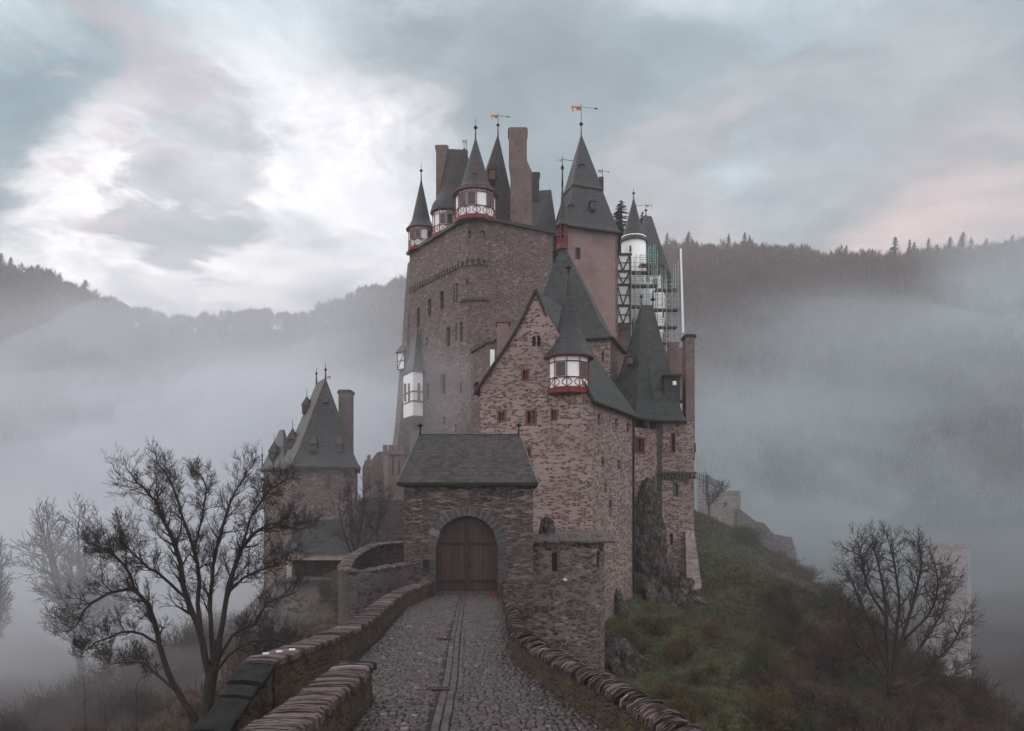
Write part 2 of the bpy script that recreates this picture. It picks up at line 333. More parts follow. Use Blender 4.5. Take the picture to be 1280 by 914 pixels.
class Building:
    """footprint counter-clockwise from above; windows are given where they stand in the view and land on the facing wall"""
    def __init__(s, root, fp, z0, top, mat):
        s.root, s.fp, s.z0, s.mat = root, [Vector(p) for p in fp], z0, mat
        n = len(fp); s.tops = [top if not isinstance(top, dict) else top.get(i, top['*']) for i in range(n)]
        s.holes = [[] for _ in fp]; s.wins = []
    def find(s, px):
        best = None; k = (px - 640) / F
        for i, p in enumerate(s.fp):
            q = s.fp[(i + 1) % len(s.fp)]; d = q - p; den = d.x - k * d.y
            if abs(den) < 1e-6: continue
            t = (k * p.y - p.x) / den
            y = p.y + d.y * t
            if -1e-6 <= t <= 1 + 1e-6 and d.x * y - d.y * k * y > 0 and (best is None or y < best[2]): best = (i, t * d.length, y)
        return best
    def win(s, px0, py0, px1, py1, frame=None, arch=False, bars=0, light=False):
        hit = s.find((px0 + px1) / 2)
        if not hit: print('no wall for window', px0, py0); return
        i, u, y = hit; d = s.fp[(i + 1) % len(s.fp)] - s.fp[i]; L = d.length; d = d / L
        k = (px0 + px1) / 2 - 640; w = (px1 - px0) * y / F / max(.25, (d.x - d.y * k / F))
        u0, u1 = max(u - w / 2, .03), min(u + w / 2, L - .03)
        h = (u0, u1, Z(py1, y), Z(py0, y), arch)
        if any(not (u1 <= g[0] + .01 or u0 >= g[1] - .01) and not (h[3] <= g[2] or h[2] >= g[3]) for g in s.holes[i]): return
        s.holes[i].append(h); s.wins.append((i, h, frame, bars, light))
    def build(s, wname='wall'):
        mb = MB(); n = len(s.fp)
        for i in range(n):
            wall(mb, s.fp[i], s.fp[(i + 1) % n], s.z0, s.tops[i], s.holes[i])
        w = mb.build(wname, s.mat, s.root)
        for i, h, frame, bars, light in s.wins:
            p = s.fp[i]; d = (s.fp[(i + 1) % n] - p).normalized(); inn = Vector((-d.y, d.x))
            pt = lambda u, z, wd: (p.x + d.x * u + inn.x * wd, p.y + d.y * u + inn.y * wd, z)
            m = MB()
            m.quad(pt(h[0] - .02, h[2] - .02, .29), pt(h[1] + .02, h[2] - .02, .29), pt(h[1] + .02, h[3] + .02, .29), pt(h[0] - .02, h[3] + .02, .29))
            wn = m.build('window', 'glass_dark', s.root)
            if frame or bars:
                fm = MB(); t = min(.13, (h[1] - h[0]) * .2); rz = math.atan2(d.y, d.x)
                def bar(u, z, su, sz): fm.box(pt(u, z, .02 if frame else .2), (su, .1, sz), rz)
                if frame:
                    bar(h[0] + t / 2, (h[2] + h[3]) / 2, t, h[3] - h[2]); bar(h[1] - t / 2, (h[2] + h[3]) / 2, t, h[3] - h[2])
                    bar((h[0] + h[1]) / 2, h[2] + t / 2, h[1] - h[0] - 2 * t, t); bar((h[0] + h[1]) / 2, h[3] - t / 2, h[1] - h[0] - 2 * t, t)
                for k in range(bars):
                    bar(h[0] + (h[1] - h[0]) * (k + 1) / (bars + 1), (h[2] + h[3]) / 2, t * .6, h[3] - h[2] - 2 * t)
                fm.build('frame', frame or 'brown_timber', wn)
        return w
def roof(root, fp, apex_of, z0, z1, prof=((0, 0), (.10, .055), (.24, .17), (1, 1)), mat='slate', name='roof', fascia='eave_wood', th=.14):
    """bell-cast roof: each footprint corner runs up to its ridge point"""
    rings = []
    for t, h in prof:
        rings.append([((1 - t) * x + t * a[0], (1 - t) * y + t * a[1], z0 + (z1 - z0) * h) for (x, y), a in zip(fp, apex_of)])
    under = [[(x, y, z - th) for x, y, z in rings[0]], rings[0]]
    mb = MB().loft(rings); o = mb.build(name, mat, root)
    f = MB().loft(under); inner = [((x * .93 + a[0] * .07), (y * .93 + a[1] * .07), z0 - th) for (x, y), a in zip(fp, apex_of)]
    f.loft([inner, under[0]]); f.build('eave', fascia, o)
    return o
def spire(root, c, r, z0, z1, n=12, mat='slate', prof=((1, 0), (.80, .075), (.62, .17), (.02, 1)), name='spire', ph=0.2):
    mb = MB().lathe((c[0], c[1], z0), [(r, -.1)] + [(r * a, (z1 - z0) * h) for a, h in prof], n, ph)
    return mb.build(name, mat, root)
def finial(parent, c, z0, h, r=.16, mat='iron', name='finial'):
    mb = MB().lathe((c[0], c[1], z0), [(.09, -.4), (.06, h * .3), (.05, h * .45), (r * .9, h * .52), (r, h * .56), (r * .6, h * .62), (.03, h * .66), (.022, h)], 8)
    return mb.build(name, mat, parent, True)
def vane(root, c, z, w, h, side=-1, cols=('vane_gold', 'vane_red'), arrow=True, z0=None):
    """swallow-tailed metal weather vane on a rod"""
    x, y = c; v_ = MB().tube([(x, y, (z0 if z0 is not None else z - h * 2.2)), (x, y, z + h * .35)], .03, 5)
    if arrow:
        v_.tube([(x, y, z - h * .1), (x - side * w * 1.35, y, z - h * .35)], .022, 5)
        v_.add([(x - side * w * 1.3, y - .02, z - h * .5), (x - side * w * 1.3, y - .02, z - h * .15), (x - side * w * 1.7, y, z - h * .42), (x - side * w * 1.3, y + .03, z - h * .3)], [(0, 1, 2), (1, 3, 2), (3, 0, 2), (0, 3, 1)])
    o = v_.build('weather_vane', 'iron', root)
    def plate(pts, m, th=.03):
        q = MB(); n = len(pts); vs = [(x + side * a, y - th, z + bb) for a, bb in pts] + [(x + side * a, y + th, z + bb) for a, bb in pts]
        q.add(vs, [tuple(range(n)), tuple(range(2 * n - 1, n - 1, -1))] + [(i, (i + 1) % n, n + (i + 1) % n, n + i) for i in range(n)]); return q.build('flag', m, o)
    plate([(0.04, 0), (w, .05), (w * .93, -h * .3), (w * .86, -h), (w * .78, -h * .9), (w * .76, -h * .28), (w * .5, -h * .25), (w * .5, -h * .55), (0.04, -h * .6)], cols[0])
    plate([(w * .12, -h * .14), (w * .42, -h * .12), (w * .4, -h * .45), (w * .14, -h * .48)], cols[1], .045)
# ------------------------------------------------------------------ ground
CP = [(-2, 5, .0), (-2, -20, 1.5), (3, 8, -.6), (9, 8, -3.5), (20, 5, -9), (-6, 8, -1.6), (-12, 5, -6), (-30, 5, -16), (-2, 20, -4), (-2, 28, -6.5), (-2, 34, -6),
      (-9, 18, -4.2), (-9.5, 26, -5.2), (-17, 30, -8.5), (-17.5, 45, -5.6), (-26, 45, -9), (-24, 34, -11.5), (-32, 60, -10.5), (-45, 60, -18), (-45, 35, -22), (-30, 20, -15),
      (-17, 68, -2.6), (-22, 76, -2.4), (-11, 50, -3.6), (-8, 40, -4), (-30, 76, -12), (-40, 85, -24), (-13, 82, 2.0), (-5, 82, 2), (-16, 95, -8), (-8, 60, -1), (2, 60, 0), (0, 75, 3),
      (4.5, 40, -5.2), (5, 34, -5.5), (8, 50, -4.2), (14.5, 62.5, -2.6), (12, 64, -1.5), (12.5, 46, -4.6), (16, 62, -1.5), (18.5, 76, 3.1), (21.6, 73, .7), (22.5, 86, 1.6), (26, 92, .2), (28.4, 82, -2.4),
      (13, 50, -4.4), (9.9, 38, -5.9), (18, 50, -4.9), (24.5, 68, -2.4), (26.5, 75, -1.7), (26.7, 58, -5.9), (30.8, 55, -9), (32, 48, -11), (30.5, 73, -5.2), (14.3, 35, -6.4), (22, 40, -8.4), (21, 45, -7),
      (50, 90, -26), (60, 60, -28), (42, 110, -16), (60, 115, -26), (12, 20, -6.5), (25, 20, -12), (40, 30, -20), (10, 90, 5), (15, 110, -2), (0, 110, -8), (-30, 110, -25), (25, 110, -4), (45, 50, -18), (-50, 100, -30)]
cp = np.array(CP, float)
def tps_fit(c, lam=.5):
    n = len(c); d = np.hypot(c[:, None, 0] - c[None, :, 0], c[:, None, 1] - c[None, :, 1]); K = np.where(d > 0, d * d * np.log(d + 1e-9), 0) + lam * np.eye(n) * 10
    Pm = np.c_[np.ones(n), c[:, :2]]; A = np.zeros((n + 3, n + 3)); A[:n, :n] = K; A[:n, n:] = Pm; A[n:, :n] = Pm.T
    return np.linalg.solve(A, np.r_[c[:, 2], 0, 0, 0])
TW = tps_fit(cp)
def tps(x, y):
    x = np.asarray(x, float); y = np.asarray(y, float)
    d = np.hypot(x[..., None] - cp[:, 0], y[..., None] - cp[:, 1]); K = np.where(d > 0, d * d * np.log(d + 1e-9), 0)
    return K @ TW[:-3] + TW[-3] + TW[-2] * x + TW[-1] * y
# ridge of the far hills, by place along the view: (px, py of tree tops, distance)
RIDGE = [(-900, 300, 520), (-200, 300, 520), (0, 328, 520), (60, 340, 520), (115, 366, 530), (190, 390, 540), (215, 396, 560), (330, 384, 560), (380, 389, 550), (440, 362, 520), (510, 342, 500), (650, 330, 470), (830, 303, 430), (950, 301, 430), (1060, 311, 430), (1120, 311, 430), (1200, 306, 430), (1280, 301, 430), (1500, 300, 430), (2200, 300, 430)]
raz = np.array([math.atan((a - 640) / F) for a, _, _ in RIDGE]); rD = np.array([r[2] for r in RIDGE], float)
rR = rD / np.cos(raz); rH = CZ + (HY - np.array([r[1] for r in RIDGE])) * rD / F - 13
def sstep(t): t = np.clip(t, 0, 1); return t * t * (3 - 2 * t)
def far(x, y):
    r = np.hypot(x, y); az = np.arctan2(x, y); Rr = np.interp(az, raz, rR); H = np.interp(az, raz, rH)
    H = np.where(np.abs(az) > 1.3, 40, H)
    t = (r - 130) / (Rr - 130)
    up = -62 + (H + 62) * np.clip(t, 0, 1) ** .8 * .96 + (H + 62) * .04 * sstep(t)
    return np.where(t > 1, H + (r - Rr) * .02, up) + 6 * np.sin(x * .021 + 1) * np.sin(y * .017) * np.clip(t, 0, 1) * np.clip((1.05 - t) * 4, 0, 1)
def height(x, y):
    x = np.asarray(x, float); y = np.asarray(y, float)
    r = np.hypot(x, (y - 50)); w = sstep((r - 60) / 90)
    near = np.clip(tps(np.clip(x, -70, 70), np.clip(y, -30, 130)), -60, 12)
    return near * (1 - w) + far(x, y) * w
def axis(lo, hi, fine_lo, fine_hi, step, g):
    a = list(np.arange(fine_lo, fine_hi + step, step)); s = step; v_ = a[-1]
    while v_ < hi: s *= g; v_ += s; a.append(v_)
    s = step; v_ = a[0]; pre = []
    while v_ > lo: s *= g; v_ -= s; pre.append(v_)
    return np.array(pre[::-1] + a)
gx = axis(-880, 880, -48, 60, 1.0, 1.07); gy = axis(-500, 880, 0, 112, 1.0, 1.07)
GX, GY = np.meshgrid(gx, gy); GZ = height(GX, GY)
for j in range(GX.shape[0]):
    for i in range(GX.shape[1]):
        x, y = GX[j, i], GY[j, i]
        if abs(x) < 90 and y < 150: GZ[j, i] += .35 * noise.noise(Vector((x * .35, y * .35, 0))) + .18 * noise.noise(Vector((x * 1.1, y * 1.1, 3)))
def gz(x, y): return float(height(x, y))
nx, ny = len(gx), len(gy)
V = np.c_[GX.ravel(), GY.ravel(), GZ.ravel()]
idx = np.arange(nx * ny).reshape(ny, nx)
Q = np.stack([idx[:-1, :-1], idx[:-1, 1:], idx[1:, 1:], idx[1:, :-1]], -1).reshape(-1, 4)
def np_mesh(name, V, Q, mat, parent=None, smooth=False):
    me = bpy.data.meshes.new(name); k = Q.shape[1]
    me.vertices.add(len(V)); me.vertices.foreach_set('co', V.astype(np.float32).ravel())
    me.loops.add(Q.size); me.loops.foreach_set('vertex_index', Q.astype(np.int32).ravel())
    me.polygons.add(len(Q)); me.polygons.foreach_set('loop_start', np.arange(0, Q.size, k, dtype=np.int32))
    me.polygons.foreach_set('use_smooth', np.full(len(Q), smooth))
    me.update(calc_edges=True); me.materials.append(MATS[mat])
    o = bpy.data.objects.new(name, me); COL.objects.link(o); o.parent = parent; return o
tag(np_mesh('ground', V, Q, 'ground', smooth=True), kind='structure')
# ------------------------------------------------------------------ haze and fog
def volume_mat(name, dens, col, an=0.0):
    m, b, o = material(name); p = b.n('ShaderNodeVolumePrincipled', None)
    val(b.nt, col, p.inputs['Color']); p.inputs['Density'].default_value = dens; p.inputs['Anisotropy'].default_value = an
    b.nt.links.new(p.outputs[0], o.inputs[1]); return m
volume_mat('haze_air', .00065, (.86, .86, .89))
hz = MB().box((0, 190, 60), (1790, 1420, 290)).build('haze', 'haze_air', None, uv=False); tag(hz, kind='stuff')
FOG = (.88, .93, .96)
def fog(px, py, D, wx, wz, T, dens, seed, col=None):
    """a bank of fog: soft-rimmed lens of even air, thick in the middle"""
    col = col or ((.60, .695, .735) if px > 850 else (.77, .81, .86))
    key = 'fog_%g_%g' % (dens, col[0])
    if key not in MATS: volume_mat(key, dens, col, .1)
    c = P(px, py, D); n, k = 72, 20; front = []; vs = []; fs = []
    for side in (-1, 1):
        for j in range(k + 1):
            r = j / k
            for i in range(n):
                a = 2 * math.pi * i / n; q = Vector((math.cos(a) * r * 1.4, math.sin(a) * r * 1.4, seed + side * .4))
                rr = r * (1 + .34 * noise.noise(Vector((math.cos(a) * 1.2, math.sin(a) * 1.2, seed * 3.1))) + .16 * noise.noise(Vector((math.cos(a) * 4, math.sin(a) * 4, seed * 2.1))))
                th = T * (1 - r * r) ** 2.2 * (1 + .75 * noise.noise(q * 1.6) + .35 * noise.noise(q * 4.3)) if j < k else 0
                vs.append((c.x + wx * rr * math.cos(a), c.y + side * th * .5, c.z + wz * rr * math.sin(a)))
    m = (k + 1) * n
    for s_ in (0, 1):
        for j in range(k):
            for i in range(n):
                i2 = (i + 1) % n; a = s_ * m + j * n
                f = (a + i, a + i2, a + n + i2, a + n + i); fs.append(f if s_ == 0 else f[::-1])
    for i in range(n):
        i2 = (i + 1) % n; fs.append((k * n + i, k * n + i2, m + k * n + i2, m + k * n + i))
    o = MB().add(vs, fs).build('fog_bank', key, None, uv=False)
    bm = bmesh.new(); bm.from_mesh(o.data); bmesh.ops.remove_doubles(bm, verts=bm.verts, dist=1e-4)
    bmesh.ops.recalc_face_normals(bm, faces=bm.faces); bm.to_mesh(o.data); bm.free()
    o['kind'] = 'stuff'; return o
# (px, py, distance, half width, half height, thickness, density)
FOGS = [(60, 590, 205, 110, 34, 110, .014), (380, 580, 215, 100, 40, 110, .014), (250, 660, 180, 110, 36, 90, .016), (-100, 540, 240, 80, 40, 90, .011), (180, 500, 270, 120, 50, 90, .008), (420, 470, 300, 120, 60, 90, .006), (0, 470, 320, 110, 60, 80, .005), (300, 430, 340, 130, 64, 70, .004),
        (950, 590, 215, 82, 34, 100, .012), (1200, 540, 210, 84, 46, 90, .013), (900, 650, 200, 80, 36, 90, .011), (1180, 700, 180, 80, 30, 80, .009), (1040, 520, 260, 84, 44, 70, .006), (1320, 410, 280, 56, 48, 70, .009), (1190, 480, 300, 90, 60, 60, .005), (1240, 400, 330, 60, 46, 60, .005), (900, 480, 300, 50, 40, 60, .004), (1130, 440, 270, 80, 30, 60, .005), (1260, 330, 300, 40, 40, 50, .006),
        (30, 730, 54, 22, 9, 15, .030), (60, 720, 90, 40, 16, 34, .022), (230, 690, 110, 44, 20, 40, .016), (620, 600, 240, 120, 60, 90, .012),
        (430, 600, 68, 12, 7, 4, .016), (540, 490, 76, 12, 9, 7, .034), (1190, 690, 86, 34, 14, 16, .020), (1010, 600, 100, 30, 16, 30, .014), (190, 790, 58, 18, 6, 10, .016), (110, 850, 42, 13, 5, 8, .016), (300, 830, 44, 9, 4, 6, .016), (880, 620, 76, 10, 6, 5, .028), (1000, 690, 66, 16, 6, 6, .014)]
for i, f_ in enumerate(FOGS): fog(*f_, seed=i * 1.7 + .3)
# ------------------------------------------------------------------ bridge road and cobbles
DD = lambda d: .75 - (d - 11) * .02885
ROAD_L = [(-6, -2.3), (11, -2.25), (13.2, -2.25), (14.0, -3.0), (17.9, -3.38), (21, -3.45), (30, -3.95), (35, -3.5), (37.4, -3.5)]
ROAD_R = [(-6, 3.4), (3, 2.6), (8, 1.82), (9.6, 1.62), (11.1, 1.34), (13.5, .69), (16.5, .12), (17.65, -.02), (25, -.2), (34.6, -.40), (37.4, -.56)]
xl = lambda d: float(np.interp(d, [a for a, _ in ROAD_L], [c for _, c in ROAD_L]))
xr = lambda d: float(np.interp(d, [a for a, _ in ROAD_R], [c for _, c in ROAD_R]))
ds = [-6 + i * .8 for i in range(55)]; ds = [d for d in ds if d < 37.4] + [37.4]
rb = MB().loft([[(xl(d) - .2, d, DD(d) - 7), (xl(d) - .2, d, DD(d)), (xr(d) + .2, d, DD(d)), (xr(d) + .2, d, DD(d) - 7)] for d in ds], closed=False)
tag(rb.build('bridge_road', 'mortar_dark', None), kind='structure')
cb = MB(); d = 7.0; rnd = random.Random(3)
xc = lambda d: float(np.interp(d, [7, 11, 15, 21, 36], [-.85, -1.0, -1.15, -1.5, -2.2]))
while d < 37.2:
    rowh = rnd.uniform(.07, .115) * (1 if d < 18 else 1.25); x = xl(d) + rnd.uniform(0, .06); R_ = xr(d)
    sk = rnd.uniform(-.03, .03)
    while x < R_ - .05:
        w = rnd.uniform(.06, .17) * (1 if d < 18 else 1.2); strip = abs(x + w / 2 - xc(d)) < .125 + w / 2
        y0, y1 = d + .008, d + rowh - .008
        if strip:
            x = xc(d) + .13 + rnd.uniform(0, .02); w = rnd.uniform(.06, .14)
        hh = rnd.uniform(.014, .034)
        j = lambda s=.008: rnd.uniform(-s, s)
        zb = DD(d + rowh / 2) + j(.007)
        tx, ty = j(.008), j(.008)
        A = [(x + .008 + j(), y0 + j(.008)), (x + w - .008 + j(), y0 + j(.008) + sk), (x + w - .008 + j(), y1 + j(.008) + sk), (x + .008 + j(), y1 + j(.008))]
        cx_ = sum(p[0] for p in A) / 4; cy_ = sum(p[1] for p in A) / 4
        ring = lambda s, z: [(cx_ + (p[0] - cx_) * s, cy_ + (p[1] - cy_) * s, zb + z + tx * (1 if p[0] > cx_ else -1) + ty * (1 if p[1] > cy_ else -1)) for p in A]
        cb.loft([ring(1, -.02), ring(.95, hh * .55), ring(.68, hh)], cap=False); k = len(cb.v); cb.f.append((k - 4, k - 3, k - 2, k - 1))
        x += w
    d += rowh
tag(cb.build('road_cobbles', 'cobble', None, smooth=True, uv=False), kind='structure')
ch_ = MB(); d = 7.0
while d < 37:
    L_ = rnd.uniform(.12, .32)
    for s_ in (-.065, .065):
        e = rnd.uniform(-.008, .008); x = xc(d + L_ / 2) + s_; dx = xc(d + L_) - xc(d); z = DD(d + L_ / 2) + .006 + rnd.uniform(0, .012)
        lo = [(x - .055 - dx / 2 + e, d + .01), (x + .055 - dx / 2 + e, d + .01), (x + .055 + dx / 2 + e, d + L_ - .01), (x - .055 + dx / 2 + e, d + L_ - .01)]
        ch_.loft([[(a, c, z - .03) for a, c in lo], [(a, c, z) for a, c in lo], [(a + (x + e - a) * .15, c + (d + L_ / 2 - c) * .05, z + .008) for a, c in lo]]); k = len(ch_.v); ch_.f.append((k - 4, k - 3, k - 2, k - 1))
    d += L_
tag(ch_.build('drain_channel', 'cobble', None, uv=False), kind='structure')
for k, (px, py) in enumerate(((555, 801), (547, 865))):
    D_ = 2.703 / ((py - 640) / 1000 - .02885); g = MB(); x, y, z = X(px, D_), D_, DD(D_) + .045
    g.box((x, y, z), (.40, .04, .03)); g.box((x, y + .16, z), (.40, .04, .03))
    for i in range(6): g.box((x - .17 + i * .07, y + .08, z), (.025, .13, .025))
    o = g.build('drain_grate', 'rusty_iron', None)
    tag(o, ['iron drain slot across the cobbles halfway down the bridge', 'iron drain slot across the cobbles nearest the camera'][k], 'drain', 'drain slots in the cobbled road')
# parapets -----------------------------------------------------------
def rough_wall(name, mat, root, line, zt, h, w, jit=.035):
    """masonry wall along a line of inner-foot points; w = thickness to the outside (sign)"""
    pts = []
    for (a, c) in zip(line, line[1:]):
        L = math.hypot(c[0] - a[0], c[1] - a[1]); n = max(1, int(L / .14))
        pts += [(a[0] + (c[0] - a[0]) * i / n, a[1] + (c[1] - a[1]) * i / n) for i in range(n)]
    pts.append(line[-1]); rings = []
    for i, p in enumerate(pts):
        q = pts[min(i + 1, len(pts) - 1)]; o = pts[max(i - 1, 0)]
        t = Vector((q[0] - o[0], q[1] - o[1])).normalized(); nrm = Vector((t.y, -t.x)) * w
        top = zt(*p); ring = []
        nz = 9
        for k in range(nz + 1):
            z = top - h * (1 - k / nz) if k else top - h - 5
            e = jit * noise.noise(Vector((p[0] * 3.1, p[1] * 3.1, z * 5))) - (0 if k else .1)
            ring.append((p[0] - nrm.x / abs(w) * e, p[1] - nrm.y / abs(w) * e, z))
        for k in range(nz, -1, -1):
            z = top - h * (1 - k / nz) if k else top - h - 5
            e = jit * noise.noise(Vector((p[0] * 3.1, p[1] * 3.1 + 9, z * 5))) + (0 if k else .1)
            ring.append((p[0] + nrm.x * (1 + e), p[1] + nrm.y * (1 + e), z))
        rings.append(ring)
    return MB().loft(rings, cap=True).build(name, mat, root, uv=False), pts
def along(line):
    cum = [0]
    for a, c in zip(line, line[1:]): cum.append(cum[-1] + math.hypot(c[0] - a[0], c[1] - a[1]))
    def at(s):
        for i in range(len(line) - 1):
            if s <= cum[i + 1] or i == len(line) - 2:
                t = (s - cum[i]) / (cum[i + 1] - cum[i]); a, c = line[i], line[i + 1]
                T = Vector((c[0] - a[0], c[1] - a[1])).normalized()
                return Vector((a[0] + (c[0] - a[0]) * t, a[1] + (c[1] - a[1]) * t)), T
    return cum[-1], at
def smooth_line(line, k=2):
    for _ in range(k):
        o = [line[0]]
        for a, c in zip(line, line[1:]): o += [tuple(a[i] * .75 + c[i] * .25 for i in range(2)), tuple(a[i] * .25 + c[i] * .75 for i in range(2))]
        line = o + [line[-1]]
    return line
def coping(root, line, zt, w, mat, step, thick, tilt, name='coping', over=.05, jit=1.0, round_=True):
    L, at = along(line); s = 0; mb = MB(); r = random.Random(len(line))
    while s < L:
        st = r.uniform(*step); p, T = at(s + st / 2); N_ = Vector((T.y, -T.x)) * (1 if w > 0 else -1); W_ = abs(w)
        h = r.uniform(*thick); z = zt(p.x, p.y) - .03; ww = W_ + over * 2 + r.uniform(-.05, .05) * jit
        c = p + N_ * (W_ / 2 + r.uniform(-.03, .03) * jit); a = tilt * r.gauss(.55, .35); th = st * r.uniform(.72, .95)
        T2 = (T + N_ * r.uniform(-.05, .05) * jit).normalized(); N2 = Vector((T2.y, -T2.x)) * (1 if w > 0 else -1)
        prof = [(-.5, 0), (-.5, .55), (-.30, .92), (.0, 1.05), (.30, .9), (.5, .5), (.5, 0)] if round_ else [(-.5, 0), (-.5, .75), (-.42, .98), (0, 1.06), (.42, .9), (.5, .65), (.5, 0)]
        vs = []
        for sd_ in (-.5, .5):
            for u, v_ in prof:
                zz_ = v_ * h * (1 + r.uniform(-.06, .06) * jit); q = c + N2 * (u * ww) + T2 * (sd_ * th + math.sin(a) * zz_)
                vs.append((q.x, q.y, zt(q.x, q.y) - .03 + zz_))
        n = len(prof); mb.add(vs, [tuple(range(n)), tuple(range(2 * n - 1, n - 1, -1))] + [(i, n + i, n + (i + 1) % n, (i + 1) % n) for i in range(n)])
        s += st
    return mb.build(name, mat, root, uv=False)
rl = smooth_line([(xr(d_) + .0, d_) for d_ in (36.6, 34.6, 30, 25, 20, 17.65, 16.5, 13.5, 11.1, 8, 5)])
zr = lambda x, y: DD(y) + .50
r_ = thing('bridge_parapet', 'long curving stone parapet with jagged upright slate coping on the right side of the bridge', 'parapet', (0, 20, 0), 'bridge parapets')
rough_wall('wall', 'stone_parapet', r_, rl, zr, .85, -.34)
coping(r_, rl, zr, -.34, 'slate_edge', (.024, .050), (.11, .20), .6, jit=1.2, over=.03)
lw = smooth_line([(-3.62, 36.7), (-3.6, 35), (-3.98, 30), (-3.8, 25), (-3.5, 20.8), (-3.47, 18.2), (-3.62, 16.3), (-3.95, 13.3)])
zl = lambda x, y: DD(y) + .55
l_ = thing('bridge_parapet', 'mossy stone parapet running from the left side of the gate to the tree', 'parapet', (-4, 25, 0), 'bridge parapets')
rough_wall('wall', 'stone_parapet', l_, lw, zl, 1.3, .48)
coping(l_, lw, zl, .48, 'slab_red', (.07, .26), (.10, .14), .10, jit=.6, round_=False)
dl = [(-3.97, 13.28), (-4.05, 12.2), (-4.2, 11.2), (-4.4, 9.6)]
zd = lambda x, y: float(np.interp(y, [9.6, 11.3, 12.2, 13.3], [-.9, .35, .85, 1.26]))
d_ = thing('stair_parapet', 'dark stone wall end stepping down steeply beside the left bridge parapet', 'parapet', (-4.2, 11.5, -.5))
rough_wall('wall', 'stone_parapet', d_, dl, zd, 1.3, .45)
coping(d_, dl, zd, .45, 'slab_dark', (.26, .42), (.07, .13), .12, jit=.8, round_=False)
nl = [(-2.27, 13.0), (-2.22, 11.4), (-2.28, 8.9), (-2.5, 6)]
zn = lambda x, y: DD(y) + .56
n_ = thing('bridge_parapet', 'short broad stone parapet with reddish slab coping starting at lower left of the road', 'parapet', (-2.5, 10, 0), 'bridge parapets')
rough_wall('wall', 'stone_parapet', n_, nl, zn, 1.0, .52)
coping(n_, nl, zn, .52, 'slab_red', (.035, .12), (.11, .15), .2, jit=.9, round_=False)
for k in range(3):
    s_ = MB().box((-3.98 + k * .16 - .15, 13.42 + k * .22, DD(13.4) + .715 - k * .004), (.10, .13, .012), .3)
    tag(s_.build('painted_mark', 'slab_pale', None), ['first', 'second', 'third'][k] + ' white painted mark from the left on the end of the mossy parapet', 'mark', 'white marks on the parapet coping')
# ------------------------------------------------------------------ gatehouse
g = thing('gatehouse', 'square slate-stone gatehouse with steep mossy roof and arched wooden door across the bridge end', 'gatehouse', (-2, 39.5, 0))
gw = Building(g, [(-5.0, 37), (.98, 37), (.98, 41.6), (-5.0, 41.6)], -9, 5.18, 'stone_gate')
ax0, ax1 = X(545.5, 37), X(622, 37); gw.holes[0].append((ax0 + 5.0, ax1 + 5.0, -.02, Z(645, 37), True)); gw.build()
am = MB(); cx = (ax0 + ax1) / 2; ri = (ax1 - ax0) / 2; cz = Z(645, 37) - ri; rr_ = random.Random(5)
for k in range(19):
    a0 = math.pi * k / 19 + .013; a1 = math.pi * (k + 1) / 19 - .013; ro = ri + .44 + rr_.uniform(-.04, .05)
    q = [(cx + math.cos(a) * r, z_ + math.sin(a) * r) for r, a, z_ in ((ri, a0, cz), (ro, a0, cz), (ro, a1, cz), (ri, a1, cz))]
    if k == 9: q = [(x, z + (.06 if i in (1, 2) else 0)) for i, (x, z) in enumerate(q)]
    am.add([(x, 36.93, z) for x, z in q] + [(x, 37.3, z) for x, z in q], [(0, 3, 2, 1), (4, 5, 6, 7), (0, 1, 5, 4), (1, 2, 6, 5), (2, 3, 7, 6), (3, 0, 4, 7)])
for sx in (-1, 1):
    z = -.1
    while z < cz - .05:
        h = min(rr_.uniform(.26, .42), cz - z); w = rr_.uniform(.3, .52); am.box((cx + sx * (ri + w / 2), 37.12, z + h / 2), (w, .40 - (h * .01), h - .02)); z += h
am.build('door_arch', 'arch_stone', g)
ml = MB()
for k in range(24):
    a0 = math.pi * k / 24; a1 = math.pi * (k + 1) / 24
    q = [(cx + math.cos(a) * r, cz + math.sin(a) * r) for r, a in ((ri + .01, a0), (ri + .44, a0), (ri + .44, a1), (ri + .01, a1))]
    ml.add([(x, 36.955, z) for x, z in q] + [(x, 37.2, z) for x, z in q], [(0, 3, 2, 1), (4, 5, 6, 7), (0, 1, 5, 4), (1, 2, 6, 5), (2, 3, 7, 6), (3, 0, 4, 7)])
ml.build('arch_joints', 'mortar_light', g)
dm = MB()
for sx in (-1, 1):
    pts = []
    for i in range(13):
        a = math.pi / 2 * i / 12; pts.append((cx + sx * math.sin(a) * ri * 1.02, cz + math.cos(a) * ri * 1.02))
    pts = [(cx + sx * .012, 0.02)] + [(cx + sx * .012, cz + ri * 1.02)] + pts[1:] + [(cx + sx * ri * 1.02, 0.02)]
    dm = MB(); n = len(pts); vs = [(x, 37.26, z) for x, z in pts] + [(x, 37.36, z) for x, z in pts]
    dm.add(vs, [tuple(range(n)) if sx < 0 else tuple(range(n - 1, -1, -1)), tuple(range(n, 2 * n)) if sx > 0 else tuple(range(2 * n - 1, n - 1, -1))])
    leaf = dm.build('door', 'door_wood', g)
    it = MB(); it.box((cx + sx * .12, 37.24, 1.25), (.06, .05, .26)); it.build('door_handle', 'iron', leaf)
    for hz_ in (.55, 2.3): MB().box((cx + sx * .71, 37.235, hz_), (1.18, .03, .09)).build('strap_hinge', 'iron', leaf)
    nl_ = MB(); nl_.box((cx + sx * .05, 37.235, 1.5), (.07, .05, 2.9)); nl_.build('cover_strip', 'door_wood', leaf)
MB().box((cx, 37.15, .03), (2.9, .5, .07)).build('threshold', 'arch_stone', g)
MB().box((X(533, 37), 36.9, Z(705, 37)), (.26, .2, .42)).build('wall_lantern', 'iron', g)
